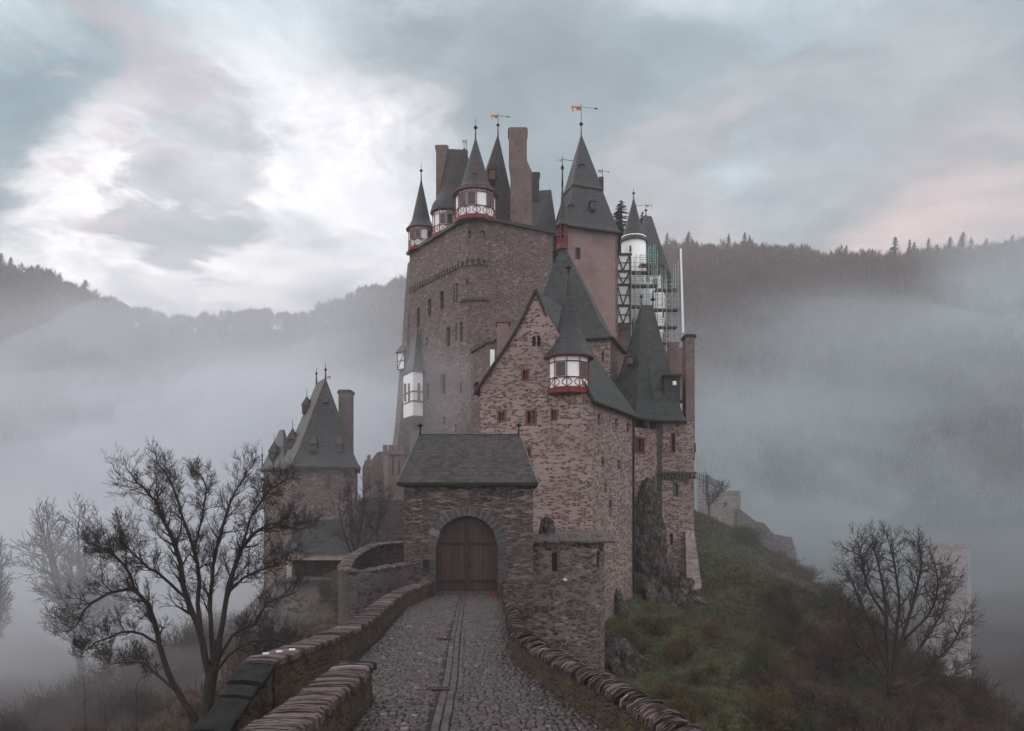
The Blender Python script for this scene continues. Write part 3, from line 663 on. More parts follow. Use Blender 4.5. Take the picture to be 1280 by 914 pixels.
ef = [(-5.28, 36.62), (1.2, 36.62), (1.2, 41.9), (-5.28, 41.9)]; ra, rc = (X(524, 39.2), 39.2), (X(649.5, 39.2), 39.2)
gr_ = roof(g, ef, [ra, rc, rc, ra], 5.12, Z(543, 39.2), ((0, 0), (.12, .10), (.30, .27), (.60, .60), (1, 1)), 'slate_moss')
hipm = MB()
rg = [[((1 - t) * x + t * a[0], (1 - t) * y + t * a[1], 5.14 + (Z(543, 39.2) - 5.12) * h) for (x, y), a in zip(ef, [ra, rc, rc, ra])] for t, h in ((0, 0), (.12, .10), (.30, .27), (.60, .60), (1, 1))]
for k in range(4): hipm.tube([r[k] for r in rg], .024, 6)
hipm.tube([rg[-1][0], rg[-1][1]], .024, 6); hipm.build('ridge_flashing', 'copper_green', gr_)
for a in (ra, rc):
    MB().lathe((a[0] + (.05 if a is ra else -.05), a[1], Z(543, 39.2)), [(.07, -.1), (.04, .12), (.035, .35), (.14, .42), (.16, .46), (.05, .5), (.02, .56)], 8).build('finial', 'iron', gr_, True)
lf = MB(); lr = random.Random(2)
for k in range(260):
    x = lr.gauss(-.75, .16); y = lr.uniform(33.6, 36.9); a = lr.uniform(0, 6.3); s_ = .05; z = DD(y) + lr.uniform(.03, .10); x = min(x, xr(y) - .04)
    lf.quad((x, y, z), (x + math.cos(a) * s_, y + math.sin(a) * s_, z + lr.uniform(-.02, .04)), (x + math.cos(a + 1) * s_, y + math.sin(a + 1) * s_, z + .02))
tag(lf.build('fallen_leaves', 'leaf_orange', None), kind='stuff')
# bastion beside the gate
bs = thing('bastion', 'low rough stone bastion with thin slate cap between gatehouse and inhabited house', 'bastion', (3, 42, -5))
bfp = [(.99, 38.1), (3.7, 38.0), (4.2, 38.2), (4.48, 38.7), (5.6, 50), (1, 50)]
bb_ = Building(bs, bfp, -11, 2.3, 'stone_bastion'); bb_.win(690, 691, 696.7, 714); bb_.win(746, 688, 752, 709); bb_.build()
cm = MB(); cr = random.Random(4)
for k in range(15):
    x0 = .95 + k * .262; cm.add([(x0, 37.75 + cr.uniform(-.05, .05), 2.30), (x0 + .25, 37.75 + cr.uniform(-.05, .05), 2.30), (x0 + .25, 39.1, 2.62), (x0, 39.1, 2.62), (x0, 37.75, 2.38 + cr.uniform(0, .03)), (x0 + .25, 37.75, 2.38), (x0 + .25, 39.1, 2.7), (x0, 39.1, 2.7)], [(3, 2, 1, 0), (4, 5, 6, 7), (0, 1, 5, 4), (1, 2, 6, 5), (2, 3, 7, 6), (3, 0, 4, 7)])
cm.quad((.99, 38.9, 2.6), (4.9, 38.9, 2.6), (5.6, 50, 2.6), (1, 50, 2.6)); cm.build('cap', 'stone_dark', bs)
MB().lathe((X(684, 39.5), 39.5, 2.4), [(.42, 0), (.40, .55), (.30, .95), (.12, 1.15)], 10).build('buttress_stub', 'rock', bs)
MB().lathe((X(706, 38), 37.97, Z(725, 38)), [(.01, -.1), (.1, -.05), (.12, .03), (.03, .1)], 7).build('loose_stone', 'slab_pale', bs)
# curved rampart left of the gate
rp = thing('rampart', 'curved rough stone rampart wall meeting the gatehouse on its left', 'wall', (-6, 35, -2))
rpl = smooth_line([(-4.9, 37.15), (-5.7, 36.2), (-6.25, 34.8), (-6.6, 34.2), (-7.2, 35.2), (-7.6, 38.5), (-7.0, 42), (-5.2, 43)], 2)
zrp = lambda x, y: float(np.interp(y, [34, 37, 42], [1.25, 1.35, 2.1])); rough_wall('wall', 'stone_dark', rp, rpl, zrp, 2.2, -.5, .05)
coping(rp, rpl, zrp, -.5, 'slab_red', (.12, .3), (.08, .14), .15, jit=.8)
# ------------------------------------------------------------------ half-timbered turret
def timber_turret(root, c, r, z0, z1, roof_r, ze, za, n=10, mid=True, bays=None, ph=0.0, x_row=.36, win_row=(.40, .78), dark=(), spire_mat='slate', sp_n=12, corbel=.45, window=None, prof=((1, 0), (.80, .075), (.62, .17), (.02, 1)), timber='red_timber'):
    h = z1 - z0
    MB().lathe((c[0], c[1], z0), [(r * .86, -corbel), (r * .92, -corbel * .8), (r * 1.05, -.10), (r * 1.05, h * .08), (r * 1.0, h * .09)], 24).build('corbel', timber, root)
    body = MB().lathe((c[0], c[1], z0), [(r * .97, h * .05), (r * .97, h)], n, ph).build('infill_panels', 'white_plaster', root)
    t = MB(); C = [(c[0] + r * math.cos(ph + 2 * math.pi * i / n), c[1] + r * math.sin(ph + 2 * math.pi * i / n)) for i in range(n)]
    tw = max(.07, r * .042)
    for i in range(n):
        a, e = C[i], C[(i + 1) % n]
        t.tube([(a[0], a[1], z0), (a[0], a[1], z1)], tw * .62, 4)
        for f_ in (.10, x_row, win_row[1], .98):
            t.tube([(a[0], a[1], z0 + h * f_), (e[0], e[1], z0 + h * f_)], tw * .55, 4)
        m_ = ((a[0] + e[0]) / 2, (a[1] + e[1]) / 2)
        if mid: t.tube([(m_[0], m_[1], z0 + h * win_row[1]), (m_[0], m_[1], z0 + h * .98)], tw * .3, 4)
        for s_ in (0, 1):      # the curved X in the lowest row
            pts = []
            for k in range(7):
                u = k / 6; bow = math.sin(math.pi * u) * .40; f_ = (bow if s_ == 0 else 1 - bow); f_ = .04 + f_ * .92
                pts.append((a[0] + (e[0] - a[0]) * f_, a[1] + (e[1] - a[1]) * f_, z0 + h * (.12 + (x_row - .13) * u)))
            t.tube(pts, tw * .38, 4)
    t.build('timber_frame', timber, root)
    for i in range(n):
        if dark and i not in dark: continue
        a, e = Vector(C[i]), Vector(C[(i + 1) % n]); cc = Vector(c[:2]); out = ((a + e) / 2 - cc).normalized(); d_ = (e - a)
        q0 = a + d_ * .14 + out * .01; q1 = a + d_ * .86 + out * .01; za_, zb_ = z0 + h * (x_row + .04), z0 + h * (win_row[1] - .04)
        w_ = MB().quad((*q0, za_), (*q1, za_), (*q1, zb_), (*q0, zb_)).build('window', 'glass_dark', root)
        fr = MB()
        for (p_, q_) in (((*q0, za_), (*q0, zb_)), ((*q1, za_), (*q1, zb_)), ((*q0, zb_), (*q1, zb_)), ((*q0, za_), (*q1, za_)), ((*((q0 + q1) / 2), za_), (*((q0 + q1) / 2), zb_))): fr.tube([p_, q_], tw * .28, 4)
        fr.build('frame', timber, w_)
    MB().lathe((c[0], c[1], ze), [(r * .9, -.12), (roof_r * .99, -.10), (roof_r, 0)], 20).build('eave', timber, root)
    return spire(root, c, roof_r, ze, za, 16, spire_mat, prof)
# ------------------------------------------------------------------ front house
h_ = thing('stone_house', 'tall gabled stone house with timbered corner turret standing right of the gatehouse', 'house', (3, 56, -4))
A0, A1, a2, a3, a4, A2, A3, A4 = (-2.1, 52.5), (3.4, 49.9), (4.3, 49.75), (5.0, 50.25), (5.4, 51.0), (8.65, 57.4), (5.6, 63), (.5, 62)
fp = [A0, A1, a2, a3, a4, A2, A3, A4]; L0 = math.hypot(5.5, 2.6)
AP = (X(672, 51.2), 51.2); zAP = Z(369, 51.2); uap = math.hypot(AP[0] - A0[0], AP[1] - A0[1])
zE = 10.85; gl = lambda x: zAP + (zE - zAP) * (x - AP[0]) / (5.0 - AP[0])
ztop = {'*': 10.7, 0: [(0, 11.9), (uap, zAP), (L0, gl(3.4))], 1: [(0, gl(3.4)), (.92, gl(4.3))], 2: [(0, gl(4.3)), (.9, 10.9)]}
ho = Building(h_, fp, -11, ztop, 'stone_house')
for w_ in ((652, 461, 662, 476.5), (621.5, 513, 632.5, 527.5), (657, 512, 671, 531.5), (688, 511.5, 697, 526), (655, 559, 664, 573)): ho.win(*w_, frame='frame_red', bars=1)
ho.win(665, 420, 669.6, 433, arch=True); ho.win(671, 420, 675.6, 433, arch=True)
for w_ in ((747, 518, 750, 531), (768.6, 524, 772, 538), (783, 529, 786, 541), (752, 571, 755, 584), (771.7, 575, 775, 586.6), (761, 625.5, 765.6, 646), (756, 604, 758, 616)): ho.win(*w_)
ho.build()
e1, e2, e3, e4 = (5.1, 49.9), (9.0, 57.3), (5.9, 63.4), (.2, 62.4); ab = (4.3, 56.8); el = (-2.5, 52.5); apf = (AP[0] - .15, AP[1] - .45)
rm = MB()
def sag(p, q, n=6, s_=.8):
    return [tuple(Vector(p).lerp(Vector(q), i / n) - Vector((0, 0, s_ * math.sin(math.pi * i / n) * (1 - i / n)))) for i in range(n + 1)]
F_ = (*apf, zAP + .25); B_ = (*ab, zAP + .2)
def sheet(e_a, e_b, r_a, r_b):
    L_ = sag(r_a, e_a); M_ = sag(r_b, e_b); rm.loft([[a, c] for a, c in zip(L_, M_)][::-1], closed=False)
sheet((*e1, 10.75), (*e2, 10.6), F_, B_); sheet((*e2, 10.6), (*e3, 10.6), B_, B_); sheet((*e4, 11.5), (*el, 11.5), B_, F_); sheet((*e3, 10.6), (*e4, 11.5), B_, B_)
rf = rm.build('roof', 'slate_green', h_)
vm = MB()
for seq in (sag(F_, (*e1, 10.75)), sag(F_, (*el, 11.5)), [(*e1, 10.72), (*e2, 10.57)]): vm.tube([(x, y - .02, z - .04) for x, y, z in seq], .11, 5)
vm.build('verge', 'brown_timber', rf)
MB().tube([(8.72, 57.3, 10.6), (8.72, 57.3, -2)], .07, 6).build('downpipe', 'iron', h_)
tt = thing('corner_turret', 'red and white half-timbered turret with tall cone roof on the stone house corner', 'turret', (3.55, 50.7, 11), 'half-timbered turrets')
tc_ = (3.58, 50.75)
timber_turret(tt, tc_, 1.33, 11.3, 13.65, 1.62, 13.55, 19.0, 10, mid=False, ph=.17, spire_mat='slate', corbel=.22, prof=((1, 0), (.86, .05), (.66, .14), (.42, .33), (.02, 1)), dark=(6, 8, 4, 10))
MB().lathe((*tc_, 18.8), [(.06, 0), (.04, .35), (.2, .45), (.22, .5), (.05, .56), (.02, .7)], 8).build('finial', 'iron', tt, True)
ch = thing('chimney', 'short plastered chimney left of the stone house gable', 'chimney', (X(628, 59), 59, 8), 'chimneys')
MB().prism([(X(621, 58.5), 58.5), (X(636, 58.5), 58.5), (X(636, 58.5), 60), (X(621, 58.5), 60)], 8, Z(403, 58.5)).build('stack', 'brick_pink', ch)
MB().prism([(X(619.5, 58.4), 58.4), (X(637.5, 58.4), 58.4), (X(637.5, 58.4), 60.1), (X(619.5, 58.4), 60.1)], Z(403, 58.5), Z(397, 58.5)).build('cap', 'chimney_plaster', ch)
# annex between keep and front house
an = thing('annex', 'narrow stone annex with ledge squeezed between the keep and the gabled house', 'building', (-1, 64, 0))
af = [(X(589, 68), 68), (X(612, 63.5), 63.5), (X(655, 63), 63), (X(655, 70), 70), (X(600, 72), 72)]
ab_ = Building(an, af, -3, Z(427, 65), 'stone_keep'); ab_.win(592, 478, 598, 490); ab_.build()
lm = MB()
for i in range(2):
    p, q = Vector(af[i]), Vector(af[i + 1]); n = int((q - p).length / .45)
    for k in range(n):
        c = p.lerp(q, (k + .5) / n); lm.box((c.x, c.y - .1, Z(427, 65) - .2), (.26, .5, .4))
lm.build('corbel_ledge', 'stone_keep', an)
MB().box((X(615.5, 62.8), 62.8, Z(453, 62.8)), (.34, .5, 1.9)).build('white_bay', 'white_plaster', an)
# building C behind the house, with the big green roof and the red lantern
c_ = thing('green_roofed_house', 'stone building under tall green slate pyramid roof topped by a red open lantern', 'house', (5, 70, 5))
cfp = [(1.2, 68.2), (8.1, 66), (10.0, 72), (3, 76)]
cb_ = Building(c_, cfp, -2, 18.2, 'stone_house'); cb_.win(762.5, 434, 765.5, 450); cb_.win(752, 440, 755, 452); cb_.build()
capx = (X(703, 70), 70); zC = Z(305, 70)
roof(c_, [(.7, 67.9), (8.3, 65.5), (10.4, 72.2), (3, 76.5)], [capx] * 4, 18.15, zC, ((0, 0), (.10, .05), (.27, .19), (.55, .52), (.97, .985)), 'slate_green')
ln = MB()
for k in range(6):
    a = k * math.pi / 3; ln.tube([(capx[0] + .42 * math.cos(a), capx[1] + .42 * math.sin(a), zC - .4), (capx[0] + .40 * math.cos(a), capx[1] + .40 * math.sin(a), zC + 1.7)], .07, 5)
ln.lathe((*capx, zC), [(.5, -.5), (.52, -.1), (.3, 0)], 6); ln.lathe((*capx, zC + .7), [(.46, 0), (.46, .1)], 6); ln.build('lantern', 'red_timber', c_)
sp_ = spire(c_, (*capx,), .62, zC + 1.65, Z(228, 70), 8, prof=((1, 0), (.62, .10), (.34, .28), (.06, 1)))
finial(sp_, capx, Z(228, 70), 2.3); vane(c_, capx, Z(199, 70), .55, .35, -1, ('vane_white', 'vane_gold'), True, Z(228, 70))
# ------------------------------------------------------------------ keep (big tower)
k_ = thing('keep', 'massive eight-storey stone keep with rounded corner rising behind the gatehouse', 'tower', (-4, 88, 0))
kfp = [(-11.7, 91.4), (-5.9, 82.75), (-5.35, 81.9), (-4.45, 81.15), (-3.4, 80.95), (-2.35, 81.15), (-1.4, 81.55), (4.3, 84.8), (-3.5, 97)]
KZ = 33.2; kb = Building(k_, kfp, -2, KZ, 'stone_keep')
for w_ in ((566.5, 354, 569, 378), (570, 354, 572.3, 378), (550, 364, 554.5, 387), (534.5, 374, 538.8, 397), (557.5, 409, 562.5, 433), (569, 403, 571, 427), (574, 402, 578, 427), (551, 468, 557, 493), (531.5, 479, 536.5, 499),
           (574, 475.6, 577, 491), (589.6, 477, 596, 489), (554, 521, 556.5, 530), (567.5, 530, 570.5, 541), (532, 422, 535, 433), (521, 385, 524.5, 408)): kb.win(*w_)
for w_ in ((583.5, 288, 589, 298), (600, 288, 606, 298), (582, 349, 588, 356)): kb.win(*w_, arch=True)
kb.build()
# machicolated arch frieze round the left face and the corner
fr = MB(); zf = 29.3
for i in range(0, 5):
    p, q = Vector(kfp[i]), Vector(kfp[i + 1]); d_ = (q - p); L_ = d_.length; d_.normalize(); out = Vector((d_.y, -d_.x)); n = max(1, round(L_ / .62)); rz = math.atan2(d_.y, d_.x)
    for k in range(n):
        c = p + d_ * (L_ * (k + .5) / n) + out * .1; fr.box((c.x, c.y, zf - .28), (.26, .24, .5), rz); fr.box((c.x, c.y, zf - .02), (.42, .26, .22), rz)
    a, e = p + out * .2, q + out * .2; fr.add([(a.x, a.y, zf + .05), (e.x, e.y, zf + .05), (e.x, e.y, zf + .3), (a.x, a.y, zf + .3), (p.x, p.y, zf + .42), (q.x, q.y, zf + .42), (p.x, p.y, zf), (q.x, q.y, zf)], [(0, 1, 2, 3), (3, 2, 5, 4), (6, 7, 1, 0)])
for i in (2, 3, 4):
    p, q = Vector(kfp[i]), Vector(kfp[i + 1]); d_ = (q - p); L_ = d_.length; d_.normalize(); out = Vector((d_.y, -d_.x)); rz = math.atan2(d_.y, d_.x)
    for z_ in (25.2,):
        for k in range(2):
            c = p + d_ * (L_ * (k + .5) / 2) + out * .05; fr.lathe((c.x, c.y, z_), [(.28, 0), (.28, .3), (.1, .45)], 8)
fr.build('arch_frieze', 'stone_keep', k_)
em = MB(); eave = []
for i, p in enumerate(kfp):
    v_ = Vector(p) - Vector((-3.5, 88)); v_ = v_.normalized() * .45 + Vector(p); eave.append((v_.x, v_.y))
em.prism(eave, KZ - .02, KZ + .3); em.build('eave', 'slate_brown', k_)
# low roof skirt over the keep and the pyramid roof
sk_ = MB().loft([[(x, y, KZ + .3) for x, y in eave], [(x * .62 - 1.2, y * .62 + 34.0, KZ + 1.3) for x, y in eave]], cap=True); sk_.build('roof_skirt', 'slate_brown', k_)
ofp = [(X(568, 93), 93), (X(584, 85), 84.9), (X(652, 86), 86.2), (X(652, 93), 93)]
oa = (X(622.5, 88), 88)
ro = roof(k_, ofp, [oa] * 4, KZ + .3, Z(167, 88), ((0, 0), (.5, .48), (1, 1)), 'slate_brown'); ro.name = 'pyramid_roof'
finial(ro, oa, Z(169, 88), 2.0, .2); vane(k_, oa, Z(144, 88), .8, .55, -1, ('vane_gold', 'vane_red'), True, Z(152, 88))
dmr = MB(); dy = 84.7; dmr.box((X(615.5, dy), dy, Z(222, dy)), (.62, 1.6, 1.0)); do = dmr.build('dormer', 'frame_red', k_)
MB().add([(X(610.5, dy), dy - .9, Z(216, dy)), (X(620.5, dy), dy - .9, Z(216, dy)), (X(615.5, dy), dy - .9, Z(209, dy)), (X(610.5, dy), dy + 2, Z(216, dy)), (X(620.5, dy), dy + 2, Z(216, dy)), (X(615.5, dy), dy + 2, Z(209, dy))], [(0, 1, 2), (5, 4, 3), (1, 4, 5, 2), (3, 0, 2, 5), (0, 3, 4, 1)]).build('roof', 'slate_brown', do)
nt_ = thing('corner_turret', 'half-timbered turret with sharp cone roof on the keep corner facing the viewer', 'turret', (-3.7, 82.4, 33), 'half-timbered turrets')
nc = (X(594.5, 82.3), 82.3)
zz0 = KZ + .1
ns = timber_turret(nt_, nc, 2.08, zz0 + .1, Z(233, 81), 2.4, Z(235.5, 80.5), Z(171, 82), 12, dark=(7, 8, 10), ph=.1, corbel=.10)
finial(ns, nc, Z(172, 82), 2.1, .22)
MB().box((X(593.5, 81.3), 81.3, Z(214, 81.3)), (.5, .7, .7)).build('roof_hatch', 'frame_red', ns)
lt = thing('corner_turret', 'half-timbered turret with slim cone roof at the left edge of the keep', 'turret', (-10.8, 90.8, 33), 'half-timbered turrets')
lc = (X(526.5, 90.6), 90.6)
ls = timber_turret(lt, lc, 1.42, KZ + .1, Z(282, 90), 1.72, Z(283.5, 89.6), Z(224, 90.6), 12, dark=(7, 8, 10), ph=.1, corbel=.12)
finial(ls, lc, Z(225, 90.6), 1.9, .2)
mt_ = thing('bay_turret', 'half-timbered bay under a blocky slate roof between two cone-roofed turrets', 'turret', (-7.3, 86.4, 33), 'half-timbered turrets')
mc = (X(557.5, 86.4), 86.4)
timber_turret(mt_, mc, 1.45, KZ + .1, Z(259, 85.2), 1.7, Z(260, 85), Z(236, 86.4), 12, dark=(8, 9), ph=.1, corbel=.12, prof=((1, 0), (.86, .3), (.2, 1)))
mfp = [(X(540, 85.5), 85.6), (X(563, 84.2), 84.5), (X(597, 86), 86), (X(600, 91), 91), (X(548, 91.5), 91.5)]
mtop = [(X(560, 88), 87.3), (X(563, 88), 87.1), (X(584, 88), 87.3), (X(586, 90), 89.5), (X(561, 89.8), 89.8)]
rmm = roof(mt_, mfp, mtop, Z(262, 85.2), Z(192, 88), ((0, 0), (.25, .16), (.55, .42), (1, 1)), 'slate_brown', 'block_roof')
MB().prism(mtop, Z(192, 88) - .02, Z(192, 88) + .1).build('roof_top', 'slate_brown', mt_)
finial(rmm, (X(580, 88), 88.4), Z(192, 88), 1.2, .15); finial(rmm, (X(583.5, 88), 88.9), Z(192, 88), 1.0, .15); vane(mt_, (X(583, 88.6), 88.6), Z(176, 88.6), .45, .5, -1, ('vane_teal', 'vane_white'), False, Z(190, 88.6))
MB().tube([(mc[0] - .95, mc[1] - .2, Z(258, 85.4)), (mc[0] - .5, mc[1] + .2, Z(225, 86)), (mc[0] + .2, mc[1] + .4, Z(195, 87))], .05, 5).build('lightning_rod', 'iron', mt_)
def chimney(name, label, px0, px1, D, ztop, zbot, depth=1.3, mat='chimney_plaster', shoulder=None, capm=None, over=.12, rise=.3):
    c = thing('chimney', label, 'chimney', (X((px0 + px1) / 2, D), D, zbot), 'chimneys')
    x0, x1 = X(px0, D), X(px1, D)
    m = MB(); rect = lambda a, e, z: [(a, D, z), (e, D, z), (e, D + depth, z), (a, D + depth, z)]
    rings = [rect(x0, x1, zbot)]
    if shoulder:
        s0, s1, za, zb_ = shoulder; rings = [rect(X(s0, D), X(s1, D), zbot), rect(X(s0, D), X(s1, D), za), rect(x0, x1, zb_)]
    rings.append(rect(x0, x1, ztop - rise)); m.loft(rings, cap=True); m.build('stack', mat, c)
    k = MB(); k.loft([rect(x0 - over, x1 + over, ztop - rise), rect(x0 - over, x1 + over, ztop - rise * .3), rect(x0 + .1, x1 - .1, ztop)], cap=True); k.build('cap', capm or mat, c)
    return c
chimney('c', 'big plastered chimney with broad shoulder, tallest on the keep roof', 636, 658.5, 84.5, Z(159, 84.5), KZ, 1.8, 'chimney_plaster', (638, 665, Z(215, 84.5), Z(200, 84.5)), None, .1, .45)
chimney('c', 'tall slim plastered chimney at the left of the blocky keep roof', 545, 559, 87.5, Z(181, 87.5), KZ, 1.4)
chimney('c', 'small round-topped chimney between keep and square tower', 664.5, 674, 93, Z(215, 93), KZ, 1.2, 'slate_brown')
lk = thing('link_building', 'low slate-roofed link between the keep and the square plastered tower', 'building', (4, 93, 30))
MB().prism([(X(664, 93), 93), (X(692, 93), 93), (X(692, 96), 96), (X(664, 96), 96)], 20, 34).build('wall', 'plaster_pink', lk)
MB().loft([[(X(658, 91), 89.5, 33.4), (X(700, 91), 91, 33.4), (X(700, 96), 97, 33.4), (X(658, 96), 97, 33.4)], [(X(666, 94), 94, Z(239, 94)), (X(689, 94), 94, Z(237, 94)), (X(689, 94.5), 94.6, Z(237, 94)), (X(666, 94.5), 94.6, Z(239, 94))]], cap=True).build('roof', 'slate', lk)
# square plastered tower with two-stage roof
q_ = thing('square_tower', 'square pink plastered tower with steep two-stage slate roof right of the keep', 'tower', (9, 92, 0))
qfp = [(X(690, 93), 93.5), (X(709, 88.5), 88.5), (X(771.5, 90.5), 90.5), (X(772, 97), 97), (X(690, 98), 98)]
qz = 35.2; qb = Building(q_, qfp, -2, qz, 'plaster_pink'); qb.win(719, 309.5, 725.5, 324, frame='brown_timber', bars=1); qb.build()
qn = MB(); xq = X(771.5, 90.5); zq = 5.0; rq = random.Random(8)
while zq < 35:
    hq = rq.uniform(.3, .5); w_ = rq.uniform(.75, 1.2); qn.box((xq - w_ / 2 + .03, 90.5 - .02, zq + hq / 2), (w_, .12, hq - .03)); zq += hq
qn.build('quoins', 'stone_keep', q_)
qe = [(X(685, 93), 93.2), (X(707, 87.6), 87.6), (X(776, 90), 90), (X(775, 98), 98), (X(686, 98.5), 98.5)]
qa = (X(726.5, 92.5), 92.5); t_ = .47; qm = [((1 - t_) * x + t_ * qa[0], (1 - t_) * y + t_ * qa[1]) for x, y in qe]
zb0, zb1, zb2 = Z(283, 88.2), Z(231, 90.0), Z(167, 92.5)
rl_ = roof(q_, qe, qm, zb0, zb1, ((0, 0), (.16, .10), (.42, .36), (1, 1)), 'slate', 'lower_roof')
qm2 = [(x + (x - qa[0]) * .07, y + (y - qa[1]) * .07) for x, y in qm]
ru = roof(q_, qm2, [qa] * 5, zb1 - .05, zb2, ((0, 0), (.08, .05), (1, 1)), 'slate', 'upper_roof')
finial(ru, qa, Z(169, 92.5), 2.3, .25); vane(q_, qa, Z(133, 92.5), 1.2, .75, -1, ('vane_gold', 'vane_red'), True, Z(150, 92.5))
def plug(root, px0, py0, px1, py1, D, dep=.9, fr='brown_timber'):
    """small roof dormer window"""
    x0, x1 = X(px0, D), X(px1, D); z0, z1 = Z(py1, D), Z(py0, D)
    w = MB().box(((x0 + x1) / 2, D + dep / 2, (z0 + z1) / 2), (x1 - x0, dep, z1 - z0)).build('dormer', fr, root)
    t = (x1 - x0) * .18; MB().box(((x0 + x1) / 2, D - .01, (z0 + z1) / 2), (x1 - x0 - 2 * t, .04, z1 - z0 - 2 * t)).build('pane', 'glass_dark', w)
    MB().add([(x0 - .1, D - .15, z1), (x1 + .1, D - .15, z1), ((x0 + x1) / 2, D - .15, z1 + .25), (x0 - .1, D + dep, z1 + .1), (x1 + .1, D + dep, z1 + .1), ((x0 + x1) / 2, D + dep, z1 + .4)], [(0, 1, 2), (5, 4, 3), (1, 4, 5, 2), (3, 0, 2, 5), (0, 3, 4, 1)]).build('dormer_roof', 'slate', w)
plug(q_, 711, 257, 717, 266, 88.7); plug(q_, 738, 252, 744.5, 262, 89.4, 1.2); plug(q_, 724.5, 206, 730, 214, 91.0, 1.2)
MB().box((X(751, 92), 92, Z(231, 92)), (.55, .9, 1.5)).build('roof_turret', 'slate', q_); vane(q_, (X(753, 92), 92), Z(213, 92), .5, .5, -1, ('vane_teal', 'vane_white'), True, Z(224, 92))
# ------------------------------------------------------------------ right-hand tower with steep green roof
e_ = thing('flanking_tower', 'narrow pink stone tower with arched frieze and steep green roof at castle right edge', 'tower', (12, 66, -2))
efp = [(X(792.3, 61.5), 61.5), (X(821.5, 63.6), 63.6), (X(867.5, 64), 64), (15.6, 72), (8.6, 70)]
eb = Building(e_, efp, -7, {'*': 11.1, 0: 10.3}, 'stone_house')
eb.win(793.5, 546, 806, 567, frame='frame_red', bars=2); eb.win(838, 541, 844.5, 566, frame='frame_red', arch=False); eb.win(841, 604, 848, 621, arch=True); eb.win(837.5, 667, 841.5, 681); eb.win(808.5, 524, 811.5, 533); eb.build()
ef2 = MB()
for k in range(11):
    x = X(823, 63.6) + (X(866, 64) - X(823, 63.6)) * k / 10; ef2.box((x, 63.55, Z(596, 63.6)), (.14, .3, .34)); ef2.box((x, 63.5, Z(591.5, 63.6)), (.27, .34, .16))
ef2.build('arch_frieze', 'stone_dark', e_)
eq = MB()
for px in (822.5,):
    z = -3.0
    while z < 11: hh = rq.uniform(.3, .5); eq.box((X(px, 63.5) + .12, 63.6, z), (rq.uniform(.3, .55), .14, hh - .04)); z += hh
eq.build('quoins', 'stone_dark', e_)
bt = MB(); bx0, bx1 = X(857, 63.4), X(868, 63.4)
bt.loft([[(X(857, 62.5), 62.0, Z(737, 62.5)), (X(876, 62.5), 62.0, Z(737, 62.5)), (X(876, 64.5), 65, Z(737, 62.5)), (X(857, 64.5), 65, Z(737, 62.5))],
         [(X(856.5, 63.3), 63.3, Z(664, 63.3)), (X(867.6, 63.3), 63.3, Z(664, 63.3)), (X(867.6, 64.5), 65, Z(664, 63.3)), (X(857, 64.5), 65, Z(664, 63.3))]], cap=True); bt.build('buttress', 'stone_ruin', e_)
ee = [(7.2, 66), (X(795, 60.7), 60.7), (X(823, 62.8), 62.8), (X(859, 63.2), 63.2), (15.4, 71), (8.3, 72)]; ea, ebb = (X(801.5, 67), 67), (X(816, 67.3), 67.3)
er = roof(e_, ee, [ea, ea, ea, ebb, ebb, ea], 11.0, Z(381, 67), ((0, 0), (.10, .045), (.25, .17), (1, 1)), 'slate_green')
MB().lathe((*ebb, Z(383, 67)), [(.05, 0), (.04, .5), (.22, .62), (.25, .68), (.08, .75), (.02, 1.5)], 8).build('finial', 'iron', er, True)
MB().lathe((*ea, Z(381, 67)), [(.05, 0), (.03, .5), (.12, .62), (.02, .9)], 8).build('finial', 'iron', er, True)
dd = MB().box((X(840, 64.2), 65.2, Z(492, 64)), (1.25, 2.2, 2.9)).build('dormer', 'slate', e_)
MB().box((X(840, 64.2), 65.0, Z(469, 64)), (1.5, 2.6, .14)).build('dormer_roof', 'slate', dd); MB().box((X(843, 63.9), 63.95, Z(479, 63.9)), (.26, .3, .30)).build('white_lamp', 'white_plaster', dd)
plug(e_, 785, 446, 791, 455, 63.9, 1.0, 'frame_red')
chimney('c', 'tall flat chimney with dark slate lid on the right edge of the castle', 857.5, 868.5, 64.6, Z(417.5, 64.6), 8, 1.4, 'chimney_plaster', None, 'iron', .14, .28)
cm_ = MB(); cm_.box((X(862, 64.5), 64.6, Z(560, 64.5)), (.95, .5, .75)); 
for k in range(3): cm_.box((X(858.5 + k * 4, 64.5), 64.5, Z(572, 64.5)), (.14, .4, .5))
tag(cm_.build('chimney_bracket', 'stone_dark', None), 'dark stone bracket carrying the flat chimney on the castle right edge', 'bracket')
chimney('c', 'short round white-grey chimney beside the white pole', 837, 848, 70, Z(428, 70), 12, .8, 'chimney_plaster', None, None, .08, .25)
MB_ = MB().box((X(846, 71.5), 71.5, Z(470, 71.5)), (1.7, 2.4, 4.6)); tag(MB_.build('back_wing', 'plaster_pink', None), 'pink plastered wing behind the green roof of the flanking tower', 'building')
wp = MB().tube([P(854, 416, 68), P(851, 311, 68)], .085, 8); tag(wp.build('white_pole', 'tube_white', None), 'tall bright white pole rising above the flat chimney', 'pole')
